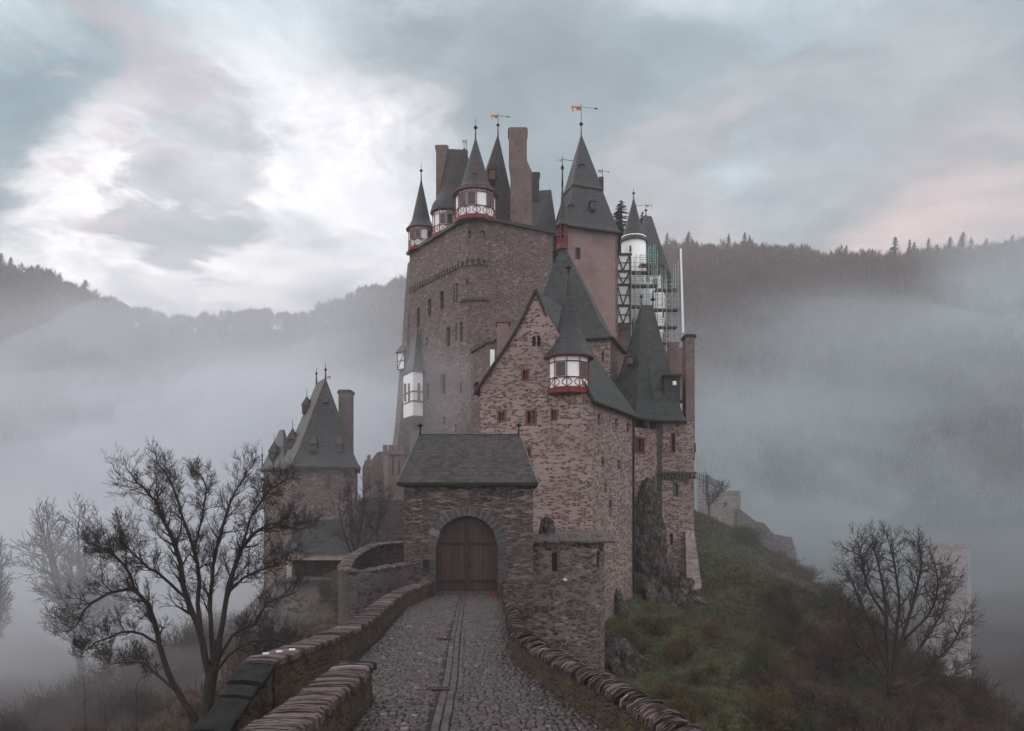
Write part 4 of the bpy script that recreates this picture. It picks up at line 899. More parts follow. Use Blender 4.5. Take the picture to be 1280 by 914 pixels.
# ------------------------------------------------------------------ palace wing behind scaffolding
p_ = thing('timbered_wing', 'white half-timbered palace wing behind scaffolding, with dark sloping roof', 'building', (16, 100, 10))
x0, x1 = X(770, 99), X(836, 99)
MB().box(((x0 + x1) / 2, 102, 16), (x1 - x0, 6, 27)).build('wall', 'plaster_pink', p_)
MB().box(((X(771, 95.9) + X(789, 95.9)) / 2, 96.45, (Z(318, 96) + Z(405, 96)) / 2), (X(789, 95.9) - X(771, 95.9), 1.0, Z(318, 96) - Z(405, 96))).build('infill_panels', 'white_plaster', p_)
tm = MB(); yt = 95.85
fl = [318, 339, 356, 382, 405]
for py in fl: tm.box((X(780, yt), yt, Z(py, yt)), (1.9, .14, .26))
for px in (771.5, 787.5): tm.box((X(px, yt), yt, (Z(318, yt) + Z(405, yt)) / 2), (.17, .13, 8.3))
for a, c in zip(fl, fl[1:]):
    tm.tube([P(772, a + 1, yt), P(779, c - 1, yt)], .08, 4); tm.tube([P(787, a + 1, yt), P(779, c - 1, yt)], .08, 4); tm.tube([P(772, (a + c) / 2, yt), P(787, (a + c) / 2, yt)], .06, 4)
tm.build('timber_frame', 'brown_timber', p_)
MB().lathe((X(815, 100), 99.6, Z(400, 99)), [(1.15, -3), (1.6, 0), (1.6, 3.0), (1.1, 4.6)], 14).build('round_bay', 'white_plaster', p_)
MB().box((X(819, 98.7), 98.7, Z(352, 98.7)), (1.2, .6, 1.5)).build('white_gable', 'white_plaster', p_)
MB().loft([[(X(800, 99), 98.6, Z(298, 99)), (X(838, 99), 98.6, Z(345, 99)), (X(838, 105), 105, Z(345, 99)), (X(800, 105), 105, Z(298, 99))], [(X(806, 101), 101.2, Z(268, 101)), (X(815, 101), 101.2, Z(270, 101)), (X(815, 101), 103, Z(270, 101)), (X(806, 101), 103, Z(268, 101))]], cap=True).build('roof', 'slate', p_)
for k, (px, py, w_, h__) in enumerate(((797, 344, 5, 8), (819, 352, 5, 8), (800, 392, 5, 9), (829, 355, 4, 9), (829, 392, 4, 9))):
    MB().box((X(px, 98.2), 98.5 if k != 1 else 98.3, Z(py, 98.2)), (w_ * .098, .16, h__ * .098)).build('window', 'glass_dark', p_)
vane(p_, (X(809, 101), 102), Z(252, 101), .9, .5, 1, ('vane_white', 'vane_red'), True, Z(272, 101)); finial(p_, (X(809, 101), 102), Z(268, 101), 1.6, .2)
pt_ = thing('round_turret', 'white round turret with dark flared cone roof behind the scaffolding', 'turret', (X(792, 98), 98, 20))
pc = (X(792, 98), 98)
MB().lathe((*pc, Z(400, 98)), [(1.5, 0), (1.5, Z(297, 98) - Z(400, 98))], 24).build('wall', 'white_plaster', pt_, True)
ps = spire(pt_, pc, 1.72, Z(299, 97), Z(247, 98), 18, 'slate', ((1, 0), (.9, .06), (.72, .2), (.5, .42), (.02, 1)))
finial(ps, pc, Z(249, 98), 1.3, .22); MB().box((X(788, 96.5), 96.52, Z(311, 96.5)), (.24, .1, .75)).build('window', 'glass_dark', pt_)
sc_ = thing('scaffold', 'tall steel scaffolding with red-brown decks, ladders and green netting in front of the white wing', 'scaffold', (16, 94, 10))
ys = (94.0, 95.4); pxs = (795, 811, 822, 833, 847.5, 852); levels = (329, 353, 361, 387, 408, 428)
for i, px in enumerate(pxs):
    for y in ys:
        if i > 1 and i < 5 or i < 2 or y == ys[0]:
            MB().tube([(X(px, 94), y, 2), (X(px, 94), y, Z([318, 308, 312, 345, 325, 326][i], 94))], .045, 5).build('pole', 'scaffold_steel', sc_)
for py, a, c in ((330, 800, 822), (339, 789, 818), (356, 789, 823), (361, 820, 848), (382, 789, 815), (386, 818, 850), (408, 820, 848), (428, 815, 850)):
    MB().box(((X(a, 94) + X(c, 94)) / 2, 94.7, Z(py, 94)), (X(c, 94) - X(a, 94), 1.3, .14)).build('deck', 'scaffold_board', sc_)
    for dz in (.5, 1.0):
        MB().tube([(X(a, 94), 93.95, Z(py, 94) + dz), (X(c, 94), 93.95, Z(py, 94) + dz)], .03, 4).build('guard_rail', 'scaffold_steel', sc_)
for (pa, pb) in (((822, 386), (847, 361)), ((811, 361), (795, 339)), ((833, 428), (848, 408)), ((800, 380), (811, 354))):
    MB().tube([(X(pa[0], 94), 93.9, Z(pa[1], 94)), (X(pb[0], 94), 93.9, Z(pb[1], 94))], .04, 4).build('brace', 'scaffold_steel', sc_)
for px, y, zt_ in ((789, 94.0, 322), (800, 94.0, 318), (806, 95.4, 322), (817, 94.0, 306), (828, 94.0, 345), (840, 94.0, 352), (845, 95.4, 330)):
    MB().tube([(X(px, 94), y, 4), (X(px, 94), y, Z(zt_, 94))], .04, 5).build('pole', 'scaffold_steel', sc_)
for py, a, c in ((322, 789, 822), (346, 789, 824), (368, 789, 850), (374, 820, 850), (395, 789, 850), (400, 815, 850), (416, 815, 850), (338, 818, 826)):
    MB().tube([(X(a, 94), 93.92, Z(py, 94)), (X(c, 94), 93.92, Z(py, 94))], .03, 4).build('guard_rail', 'scaffold_steel', sc_)
for (px, pa, pb) in ((816, 310, 332), (817, 333, 354), (829, 338, 361), (824, 362, 386)):
    ld = MB()
    for s_ in (-.28, .28): ld.tube([(X(px, 94) + s_, 93.8, Z(pb, 94)), (X(px, 94) + s_ * .95, 93.9, Z(pa, 94) + .3)], .035, 4)
    z = Z(pb, 94)
    while z < Z(pa, 94): ld.tube([(X(px, 94) - .28, 93.82, z), (X(px, 94) + .28, 93.82, z)], .025, 4); z += .32
    ld.build('ladder', 'scaffold_steel', sc_)
MB().box((X(816.5, 95.6), 95.8, Z(326, 95.6)), (1.6, .06, 3.4)).build('netting', 'scaffold_green', sc_); MB().box((X(823.5, 95.4), 95.2, Z(328, 95.6)), (.06, 1.2, 3.3)).build('netting', 'scaffold_green', sc_)
# ------------------------------------------------------------------ parts of the castle on its left flank
o_ = thing('oriel', 'white box oriel with tall slate roof hanging on the left face of the keep', 'oriel', (-10.5, 88.6, 12))
oc = Vector((X(517, 88.8), 88.8)); rz = math.atan2(11.4, -7.7) + math.pi
ofp2 = [(X(503.5, 89.8), 90.3), (X(516, 87.4), 87.4), (X(528.5, 88.1), 88.1), (X(520, 91), 91.5)]
MB().prism(ofp2, Z(520, 88), Z(463, 88)).build('wall', 'white_plaster', o_)
fb = MB(); fq = [(x + (x - oc.x) * .02, y + (y - oc.y) * .04 - .02) for x, y in ofp2]
for a, c in ((501, 503), (489, 491)): fb.prism(fq, Z(c, 88), Z(a, 88))
fb.build('timber_band', 'frame_red', o_)
for (a, c) in ((505, 508), (510, 513), (521.5, 525.5)):
    D_ = 89.3 if a < 515 else 87.75; D_ = 90.3 + (87.4 - 90.3) * ((a + c) / 2 - 503.5) / 12.5 if a < 516 else 87.7
    MB().box((X((a + c) / 2, D_ - .12), D_ - .1, Z(491, D_)), (.26, .2, 2.0)).build('window', 'frame_red', o_)
MB().loft([[(oc.x + (x - oc.x) * .3, oc.y + (y - oc.y) * .3 + .6, Z(534, 88)) for x, y in ofp2], [(x, y, Z(520, 88)) for x, y in ofp2]], cap=True).build('corbel', 'stone_dark', o_)
oe = [(x + (x - oc.x) * .15, y + (y - oc.y) * .15) for x, y in ofp2]; oap = (X(522, 89), 89)
orf = roof(o_, oe, [oap] * 4, Z(463.5, 87.8), Z(405, 89), ((0, 0), (.15, .08), (.4, .3), (1, 1)), 'slate'); finial(orf, oap, Z(406, 89), 1.3, .14)
w3 = thing('bartizan', 'tiny timbered bartizan with pointed roof on the far left wall of the keep', 'turret', (X(501, 93), 93, 20))
bfp3 = [(X(496.5, 93), 93.2), (X(505.5, 92.5), 92.4), (X(512, 94), 94), (X(503, 95), 95)]
MB().prism(bfp3, Z(462, 93), Z(441, 93)).build('wall', 'white_plaster', w3)
bm_ = MB()
for i in range(3):
    a, c = bfp3[i], bfp3[(i + 1)]
    if i < 2:
        za, zb = Z(462, 93), Z(441, 93)
        for q in (((*a, za), (*a, zb)), ((*c, za), (*c, zb)), ((*a, za), (*c, za)), ((*a, zb), (*c, zb)), ((*a, za), (*c, zb)), ((*a, (za + zb) / 2), (*c, (za + zb) / 2))): bm_.tube(q, .07, 4)
bm_.build('timber_frame', 'brown_timber', w3)
bc = (X(506, 93.8), 93.8); MB().loft([[(bc[0] + (x - bc[0]) * 1.35, bc[1] + (y - bc[1]) * 1.35, Z(441, 93)) for x, y in bfp3], [(X(507, 94), 94, Z(425, 94))] * 4]).build('roof', 'slate', w3)
fw = thing('west_wing', 'slim stone wing with flaring buttress on the far left of the keep', 'building', (-13, 93, 0))
wpts = lambda l, z: [(X(l, 95), 95, z), (X(l + 6, 92), 92.3, z), (X(530, 92), 92, z), (X(530, 99), 99, z)]
MB().loft([wpts(488, -3), wpts(490, Z(562, 95)), wpts(494, Z(530, 95)), wpts(498, Z(480, 95)), wpts(503, Z(420, 95)), wpts(507, Z(360, 95)), wpts(509.5, Z(330, 95))], cap=True).build('wall', 'stone_keep', fw)
cw = thing('outer_ward', 'pale low outer building with stepped top below the left side of the keep', 'building', (-12.5, 84, 0))
owf = [(X(479, 87), 87), (X(485, 84), 84), (X(506, 84), 84), (X(520, 87), 87), (X(500, 92), 92)]
ob = Building(cw, owf, -3, Z(565, 85), 'plaster_pink'); ob.win(490, 572, 492.5, 594); ob.win(498, 575, 500.5, 594); ob.build()
cr_ = MB()
for i, (a, c) in enumerate(((479.5, 484), (486, 491), (493, 498), (500, 505))): cr_.box((X((a + c) / 2, 84.5), 84.4, Z(561.5, 85)), (.42, .5, .75))
cr_.box((X(492, 83.8), 83.9, Z(567, 84)), (2.2, .14, .25)); cr_.build('battlement', 'plaster_pink', cw)
rw = thing('ruined_wall', 'broken low ruined wall between the left tower and the keep', 'wall', (-14, 88, 2))
mb = MB(); wall(mb, (X(453, 90), 90), (X(481, 87), 87), -3, [(0, Z(585, 90)), (.5, Z(576, 90)), (.9, Z(575, 90)), (.91, Z(570, 90)), (1.6, Z(569, 90)), (1.61, Z(577, 90)), (2.2, Z(572, 90)), (2.9, Z(566, 89))], [(1.15, 1.3, Z(596, 90), Z(584, 90), False)]); mb.prism([(X(453, 90), 90.33), (X(481, 87), 87.33), (X(481, 87), 87.9), (X(453, 90), 90.9)], -3, Z(586, 90)); mb.build('wall', 'stone_keep', rw)
fwl = MB().box((X(478, 70), 70, Z(640, 70) - 1.0), (5.5, .8, 4.0)); tag(fwl.build('retaining_wall', 'stone_dark', None), 'dark retaining wall behind the curved rampart left of the gatehouse', 'wall')
# ------------------------------------------------------------------ left gate tower in the mist
t_ = thing('mist_tower', 'broad stone tower with steep grey hipped roof standing in mist at the left', 'tower', (-17, 76, 0))
tf = [(X(351, 79), 79.5), (X(366, 73), 73), (X(444, 74.5), 74.5), (X(447, 82), 82), (X(362, 88), 88)]
tb = Building(t_, tf, -5, 8.0, 'stone_keep'); tb.win(405, 595, 414, 612, frame='frame_red', arch=False); tb.win(435, 607, 438, 619); tb.build()
te = [(X(345, 79), 79.2), (X(362, 72.2), 72.2), (X(451, 74), 74), (X(450, 83), 83), (X(355, 89), 89)]; ta, ta2 = (X(407, 77), 77), (X(394, 80), 80.5)
tr = roof(t_, te, [ta2, ta, ta, ta, ta2], 7.9, Z(472, 77), ((0, 0), (.08, .045), (.22, .17), (1, 1)), 'slate')
finial(tr, ta, Z(473, 77), 1.5, .14); finial(tr, ta2, Z(475, 80), 1.3, .14)
vane(t_, ta, Z(471, 77), .5, .3, 1, ('vane_red', 'vane_white'), False, Z(473, 77))
def dormer_spire(root, px, py, w, h, D):
    """pointed slate dormer with a red shutter"""
    x, z = X(px, D), Z(py, D); o = MB().box((x, D + .7, z), (w, 1.5, h)).build('dormer', 'slate', root)
    MB().box((x, D - .06, z), (w * .55, .04, h * .6)).build('shutter', 'shutter_dull', o)
    MB().loft([[(x - w * .6, D - .2, z + h / 2), (x + w * .6, D - .2, z + h / 2), (x + w * .6, D + 1.6, z + h / 2), (x - w * .6, D + 1.6, z + h / 2)], [(x, D + .5, z + h / 2 + w * 1.5)] * 4]).build('dormer_roof', 'slate', o)
    MB().tube([(x, D + .5, z + h / 2 + w * 1.4), (x, D + .5, z + h / 2 + w * 2.4)], .03, 4).build('finial', 'iron', o)
dormer_spire(t_, 391.5, 560, .65, .75, 73.3); dormer_spire(t_, 424, 560, .65, .75, 74.2); dormer_spire(t_, 407.5, 506, .45, .45, 75.9)
dormer_spire(t_, 382, 512, .7, .8, 79); dormer_spire(t_, 364, 555, .8, .9, 78)
chimney('c', 'plastered chimney with flat lid rising behind the mist tower roof', 423, 439, 80, Z(487, 80), 8, 1.2, 'chimney_plaster', None, 'stone_dark', .12, .4)
w2 = thing('mist_wing', 'lower slate-roofed wing attached left of the mist tower', 'building', (-24.5, 84, 0))
wf = [(X(330, 84), 84), (X(352, 79.5), 79.6), (X(362, 88), 88), (X(338, 90), 90)]
MB().prism(wf, -8, 8.4).build('wall', 'stone_keep', w2)
wr = roof(w2, [(X(324, 84), 84), (X(355, 78.6), 78.6), (X(370, 88), 88), (X(335, 92), 92)], [(X(349, 86), 86), (X(354, 85), 85), (X(356, 86), 86), (X(350, 87.5), 87.5)], 8.2, Z(538, 86), ((0, 0), (.12, .07), (.35, .3), (1, 1)), 'slate')
dormer_spire(w2, 341, 570, .8, .8, 82.5); finial(wr, (X(327, 84), 84.2), 8.5, 2.2, .1); 
sh = thing('shed', 'low open-fronted shed with slate lean-to roof and pale fascia below the mist tower', 'shed', (-16, 70, -2))
MB().loft([[(X(355, 69), 68.6, Z(692, 68.6)), (X(452, 69), 68.6, Z(692, 68.6)), (X(452, 73), 73.5, Z(692, 68.6)), (X(355, 73), 73.5, Z(692, 68.6))], [(X(376, 72.8), 72.8, Z(650, 72.8)), (X(437, 72.8), 72.8, Z(650, 72.8)), (X(437, 72.8), 73.4, Z(650, 72.8)), (X(376, 72.8), 73.4, Z(650, 72.8))]], cap=True).build('roof', 'slate', sh)
MB().box((X(401, 69), 69.3, Z(695.5, 69)), (5.6, .5, .66)).build('fascia', 'pale_render', sh)
for a, c in ((358, 365), (437, 443)): MB().box((X((a + c) / 2, 69.1), 69.3, Z(711, 69)), (.42, .5, 1.5)).build('pier', 'pale_render', sh)
MB().box((X(401, 71), 71.3, Z(712, 70)), (5.2, .2, 1.8)).build('back_wall', 'brown_timber', sh)
for k in range(5): MB().box((X(378 + k * 12, 69.3), 69.4, Z(712, 69)), (.1, .1, 1.45)).build('post', 'brown_timber', sh)
MB().box((X(401, 69.2), 69.4, Z(705.5, 69)), (5.0, .06, .08)).build('rail', 'brown_timber', sh)
tw_ = thing('terrace_wall', 'grey stone terrace wall carrying the open shed below the mist tower', 'wall', (-16, 68, -5))
MB().box((X(399, 68), 69.2, Z(725, 68) - 3.2), (6.6, 4.0, 6.3)).build('wall', 'stone_dark', tw_); MB().box((X(399, 68), 69.1, Z(724.5, 68)), (6.9, 4.3, .2)).build('coping', 'arch_stone', tw_)
# ------------------------------------------------------------------ ruins in the fog on the right
rn = thing('ruin_tower', 'pale roofless square ruin tower fading into fog at the far right', 'tower', (60, 112, -15))
rf_ = [(X(1156, 112), 112), (X(1209, 110), 110), (X(1214, 117), 117), (X(1160, 118), 118)]
rb_ = Building(rn, rf_, -40, Z(686, 110), 'stone_ruin'); rb_.win(1184, 706, 1189, 718); rb_.win(1185, 728, 1190, 741); rb_.win(1170, 760, 1174, 770); rb_.build()
MB().prism([(x + (x - 61) * .03, y + (y - 114) * .03) for x, y in rf_], Z(686, 110), Z(684, 110)).build('coping', 'brick_pink', rn)
rm_ = MB(); rr3 = random.Random(9)
for k in range(7): rm_.box((X(1158 + k * 8, 111.4), 112.4 - k * .2, Z(683, 110)), (.8, .7, rr3.uniform(.1, .9)))
rm_.build('broken_top', 'brick_pink', rn)
lo = thing('low_ward_house', 'low foggy stone house with lean-to roofs behind the flanking tower', 'house', (23, 94, 3))
lb = Building(lo, [(X(872, 92), 92), (X(924, 96), 96), (X(926, 100), 100), (X(874, 100), 100)], 0, {'*': Z(612, 94), 0: [(0, Z(600, 92)), (3.2, Z(612, 94)), (3.3, Z(618, 94)), (9, Z(622, 96))]}, 'stone_house'); lb.win(905, 628, 909, 634); lb.win(890, 615, 893, 622); lb.build()
MB().add([(X(868, 91.4), 91.4, Z(598, 92)), (X(905, 94), 94, Z(614, 94)), (X(905, 99), 99, Z(606, 99)), (X(868, 97), 97, Z(590, 97)), (X(868, 91.4), 91.4, Z(596, 92)), (X(905, 94), 94, Z(612, 94)), (X(905, 99), 99, Z(604, 99)), (X(868, 97), 97, Z(588, 97))], [(3, 2, 1, 0), (4, 5, 6, 7), (0, 1, 5, 4), (1, 2, 6, 5), (2, 3, 7, 6), (3, 0, 4, 7)]).build('roof', 'slate', lo)
rv = thing('slope_wall', 'long stone rampart stepping down the hillside into the fog on the right', 'wall', (30, 92, -2))
mb = MB(); pts = [(922, 95, 634), (945, 95, 652), (955, 94.5, 654), (968, 94, 668), (990, 93, 672), (996, 93, 692)]
for (a, D1, z1_), (c, D2, z2_) in zip(pts, pts[1:]): mb.loft([[(X(a, D1), D1, -12), (X(a, D1), D1, Z(z1_, D1)), (X(a, D1 + .9), D1 + .9, Z(z1_, D1)), (X(a, D1 + .9), D1 + .9, -12)], [(X(c, D2), D2, -12), (X(c, D2), D2, Z(z2_, D2)), (X(c, D2 + .9), D2 + .9, Z(z2_, D2)), (X(c, D2 + .9), D2 + .9, -12)]], cap=True)
mb.build('wall', 'stone_bastion', rv)
s2 = thing('scaffold', 'small thin scaffolding beside the foot of the flanking tower in the fog', 'scaffold', (19.5, 84, 4))
for px in (871, 876, 881):
    for y in (83, 84): MB().tube([(X(px, 83), y, 2), (X(px, 83), y, Z(566 + (px - 871) * .8, 83))], .035, 4).build('pole', 'scaffold_steel', s2)
for py in (578, 592, 606, 622): MB().tube([(X(870, 83), 83, Z(py, 83)), (X(882, 83), 83, Z(py, 83))], .03, 4).build('ledger', 'scaffold_steel', s2)
# ------------------------------------------------------------------ rocks
def rock(label, c, size, seed, amp=.35, taper=.5, name='rock_outcrop'):
    bm = bmesh.new(); bmesh.ops.create_icosphere(bm, subdivisions=6, radius=1.0); off = Vector((seed * 7.3, seed * 3.1, seed))
    for v_ in bm.verts:
        p = v_.co.copy(); n = p.normalized()
        q = Vector((p.x * size[0] * .55, p.y * size[1] * .55, p.z * size[2] * .45)) + off
        d_ = 1 + amp * (abs(noise.noise(q)) * 1.6 - .4) + amp * .5 * noise.noise(q * 2.7) + amp * .22 * abs(noise.noise(q * 6.5)) + amp * .1 * noise.noise(q * 14)
        st = 1 - taper * max(0, p.z)
        v_.co = Vector((n.x * d_ * size[0] * st, n.y * d_ * size[1] * st, n.z * (1 + (d_ - 1) * .4) * size[2]))
    me = bpy.data.meshes.new(name); bm.to_mesh(me); bm.free(); me.materials.append(MATS['rock'])
    o = bpy.data.objects.new(name, me); COL.objects.link(o); o.location = c
    return tag(o, label, 'rock', 'rock outcrops under the castle')
rock('tall craggy rock spur wedged between the stone house and the flanking tower', (X(808, 61.4), 61.9, -3.4), (1.75, 2.2, 9.6), 1.6, .30, .12)
rock('broad dark rock mass at the foot of the flanking tower', (X(822, 60), 59.5, -5.5), (4.2, 3.2, 6.0), 2, .5, .62)
rock('rock bank under the right wall of the stone house', (X(765, 55), 55.0, -7.4), (3.0, 3.6, 5.6), 3, .45, .5)
rock('brown mossy rock below the bastion beside the bridge', (X(778, 44), 44, -7.3), (2.4, 2.6, 4.0), 4, .45, .4)
rock('low dark rock poking from the grass above the bridge parapet', (X(800, 36), 36, -7.5), (1.6, 2.2, 2.7), 5, .45, .4)
rock('dark rock face under the left tower terrace', (X(440, 60), 60, -8), (7, 5, 5.5), 6, .4, .3)
# ------------------------------------------------------------------ trees
class Tree:
    def __init__(s, seed, tip=.007, crook=.28, trop=.10, kids=(3, 5), ratio=.62, up=None):
        s.r = random.Random(seed); s.limb = MB(); s.twig = MB(); s.tip = tip; s.crook = crook; s.trop = trop; s.kids = kids; s.ratio = ratio
    def dirv(s): return Vector((s.r.gauss(0, 1), s.r.gauss(0, 1), s.r.gauss(0, 1))).normalized()
    def branch(s, p, d, r, L, depth):
        n = 5 if depth > 1 else (3 if depth else 2); pts = [p.copy()]; rad = [r]; d = d.normalized(); r1 = max(r * .35, s.tip)
        for i in range(n):
            d = (d + s.dirv() * s.crook + Vector((0, 0, s.trop))).normalized(); p = p + d * (L / n); pts.append(p.copy()); rad.append(r + (r1 - r) * (i + 1) / n)
        (s.limb if r > .035 else s.twig).tube(pts, rad, 6 if r > .06 else (4 if r > .025 else 3))
        if depth > 0: s.spawn(pts, rad, L, depth, d)
    def spawn(s, pts, rad, L, depth, dend=None, lo=.25, k=None):
        k = k or s.r.randint(*s.kids)
        for j in range(k):
            t = lo + (1 - lo) * (j + s.r.random()) / k; f = t * (len(pts) - 1); i = min(int(f), len(pts) - 2); q = pts[i].lerp(pts[i + 1], f - i)
            tan = (pts[i + 1] - pts[i]).normalized(); side = s.dirv(); side = (side - tan * side.dot(tan)).normalized()
            ang = s.r.uniform(.5, 1.05); dd = tan * math.cos(ang) + side * math.sin(ang); rr = rad[i] * s.r.uniform(.45, .7)
            s.branch(q, dd, max(rr, s.tip), L * s.ratio * s.r.uniform(.65, 1.15), depth - 1)
        if dend is not None: s.branch(pts[-1], dend, rad[-1] * .95, L * s.ratio, depth - 1)
    def build(s, name, label, loc, group=None, bark='bark', twig='twig'):
        o = thing(name, label, 'tree', loc, group)
        s.limb.build('trunk', bark, o, True, uv=False); s.twig.build('crown', twig, o, False, uv=False); return o
# foreground tree left of the bridge: limbs follow the real tree, twigs grow from them
T1 = Tree(11, .0042, .26, .09, (3, 4), .66)
def limb(t, px, r0, r1, D0, D1, depth=3, L=1.3, k=9, lo=.25):
    n = len(px); pts = []
    for i, (x, y) in enumerate(px):
        D_ = D0 + (D1 - D0) * i / (n - 1); pts.append(P(x, y, D_))
    fine = []
    for i in range(n - 1):
        for j in range(3):
            f = j / 3; a, c = pts[i], pts[i + 1]
            if 0 < i < n - 2 or True:
                pa = pts[max(i - 1, 0)]; pd = pts[min(i + 2, n - 1)]
                q = .5 * ((2 * a) + (c - pa) * f + (2 * pa - 5 * a + 4 * c - pd) * f * f + (3 * a - pa - 3 * c + pd) * f ** 3)
            fine.append(q + t.dirv() * .03 * (f > 0))
    fine.append(pts[-1]); m = len(fine); rad = [r0 + (r1 - r0) * (i / (m - 1)) ** .8 for i in range(m)]
    t.limb.tube(fine, rad, 8)
    t.spawn(fine, rad, L, depth, (fine[-1] - fine[-2]).normalized(), lo, k)
DT = 24
limb(T1, [(252, 985), (254, 914), (263, 854), (266, 831)], 0.194, 0.180, DT, DT, 2, .8, 2, .8)
limb(T1, [(263, 860), (253, 802), (233, 746), (221, 688), (205, 653), (194, 626), (172, 604)], 0.122, 0.027, DT, DT - 1.5, 4, 0.84, 27)
limb(T1, [(251, 800), (247, 755), (248, 715), (240, 680), (226, 640), (214, 603), (203, 586)], 0.086, 0.023, DT, DT + 1.5, 4, 0.79, 26)
limb(T1, [(268, 842), (275, 795), (286, 730), (302, 686), (325, 662), (345, 655), (368, 662)], 0.107, 0.023, DT, DT - 1, 4, 0.84, 27)
limb(T1, [(266, 835), (264, 790), (263, 746), (270, 690), (279, 655), (292, 618), (308, 592)], 0.086, 0.023, DT, DT + 1, 4, 0.79, 26)
limb(T1, [(250, 905), (217, 856), (199, 805), (190, 769), (170, 739), (135, 742), (106, 762), (95, 783)], 0.107, 0.020, DT, DT - 1, 4, 0.77, 26, .3)
limb(T1, [(171, 740), (156, 708), (137, 690), (118, 682)], 0.051, 0.018, DT - .5, DT - 1.5, 4, 0.66, 20)
limb(T1, [(233, 748), (204, 722), (180, 705), (163, 688), (150, 672)], 0.051, 0.018, DT, DT - 2, 4, 0.70, 21)
limb(T1, [(270, 830), (290, 795), (318, 780), (333, 755), (366, 742)], 0.064, 0.018, DT, DT + 1, 4, 0.66, 22)
limb(T1, [(283, 745), (305, 722), (340, 708), (362, 690)], 0.051, 0.018, DT, DT - 1.5, 4, 0.66, 20)
limb(T1, [(262, 850), (300, 808), (345, 800), (378, 815)], 0.057, 0.016, DT, DT - 2, 4, 0.64, 21)
limb(T1, [(222, 865), (190, 838), (170, 828), (140, 830)], 0.051, 0.016, DT, DT + 1, 4, 0.59, 20)
limb(T1, [(243, 690), (252, 650), (258, 610), (246, 590)], 0.043, 0.018, DT + .5, DT + 1.5, 4, 0.59, 19)
limb(T1, [(302, 686), (312, 650), (330, 620), (352, 604)], 0.043, 0.018, DT - .5, DT - 1.5, 4, 0.64, 20)
limb(T1, [(199, 805), (165, 790), (128, 800), (108, 812)], 0.043, 0.016, DT - .3, DT - 2, 4, 0.57, 19)
T1.build('bare_tree', 'large dark leafless tree with crooked spreading limbs at lower left beside the bridge', (X(252, DT), DT, gz(X(252, DT), DT) - .2))
def auto_tree(seed, px, pbase, ptop, D, spread, name, label, n=7, r0=.28, lean=0, group=None, depth=3, tip=.012, bark='bark', twig='twig', k=11):
    t = Tree(seed, tip, .24, .07, (4, 5), .60); H = (pbase - ptop) * D / F; x = X(px, D); z0 = Z(pbase, D); fork = z0 + H * (.36 if n > 10 else .28)
    base = Vector((x, D, min(gz(x, D), z0) - .3)); f = Vector((x + lean * .3, D, fork)); t.limb.tube([base, base.lerp(f, .5) + Vector((.05, 0, 0)), f], [r0 * 1.25, r0, r0 * .85], 8)
    W_ = spread * D / F
    for i in range(n):
        a = 2 * math.pi * i / n + t.r.uniform(-.3, .3); q = t.r.uniform(.15, 1); top = z0 + H * (.93 - .5 * q ** 1.7 * t.r.uniform(.6, 1)); ex = W_ * q
        e = Vector((x + lean + math.cos(a) * ex, D + math.sin(a) * ex, top)); st = base.lerp(f, t.r.uniform(.72, 1.0)) if i else f
        m1 = st.lerp(e, .33) + Vector((math.cos(a) * ex * .16, math.sin(a) * ex * .16, -H * .02)); m2 = st.lerp(e, .68) + Vector((math.cos(a) * ex * .12, math.sin(a) * ex * .12, 0))
        pts = [st, st.lerp(m1, .5), m1, m1.lerp(m2, .5), m2, m2.lerp(e, .5), e]; pts = [p + t.dirv() * .05 * (0 < j < 6) for j, p in enumerate(pts)]
        rad = [r0 * .6 * (1 - j / 7) + tip * 1.5 for j in range(7)]; t.limb.tube(pts, rad, 6); t.spawn(pts, rad, H * .19, depth, (pts[-1] - pts[-2]).normalized(), .2, k)
    return t.build(name, label, base, group, bark, twig)
T2 = Tree(21, .010, .22, .06, (4, 5), .62); DR = 46
limb(T2, [(1116, 935), (1115, 900), (1112, 865)], .30, .24, DR, DR, 2, .6, 2, .8)
for px_, r_0, dd_ in (([(1112, 868), (1110, 810), (1106, 750), (1098, 705), (1092, 684)], .17, 0), ([(1113, 865), (1120, 800), (1124, 750), (1118, 705), (1112, 680)], .15, 1.5), ([(1114, 850), (1130, 790), (1145, 740), (1152, 705), (1150, 690)], .14, -1),
                 ([(1111, 840), (1092, 790), (1074, 750), (1064, 722)], .12, 1), ([(1112, 855), (1085, 820), (1066, 795), (1056, 765)], .10, -1.5), ([(1115, 850), (1150, 810), (1175, 770), (1184, 735)], .12, 1.5), ([(1116, 862), (1160, 835), (1190, 805), (1204, 775)], .11, -1),
                 ([(1114, 870), (1150, 855), (1180, 850), (1205, 838)], .09, 1), ([(1110, 875), (1080, 855), (1056, 840), (1040, 832)], .08, 0), ([(1128, 800), (1160, 770), (1172, 735), (1168, 705)], .09, -2), ([(1107, 770), (1085, 735), (1078, 705), (1074, 692)], .09, -1.5)):
    limb(T2, px_, r_0, .03, DR, DR + dd_, 3, 1.45, 22)
T2.build('bare_tree', 'rounded bare tree standing alone on the lower right slope before the ruin', (X(1115, DR), DR, gz(X(1115, DR), DR) - .2))
auto_tree(22, 105, 868, 640, 62, 55, 'bare_tree', 'tall pale leafless tree half lost in fog at the far left', 9, .26, -1.5, None, 3, .02)
auto_tree(23, 138, 872, 652, 66, 26, 'bare_tree', 'slim pale tree in fog just behind the tall far-left one', 6, .17, -1.0, None, 3, .02)
auto_tree(24, 443, 728, 590, 62, 40, 'bare_tree', 'small misty bare tree growing in front of the shed and mist tower', 6, .10, .2, None, 3, .010, k=7)
auto_tree(25, 345, 905, 770, 30, 36, 'bare_tree', 'low tangled bare tree right of the large foreground tree', 8, .08, 0, None, 3, .007)
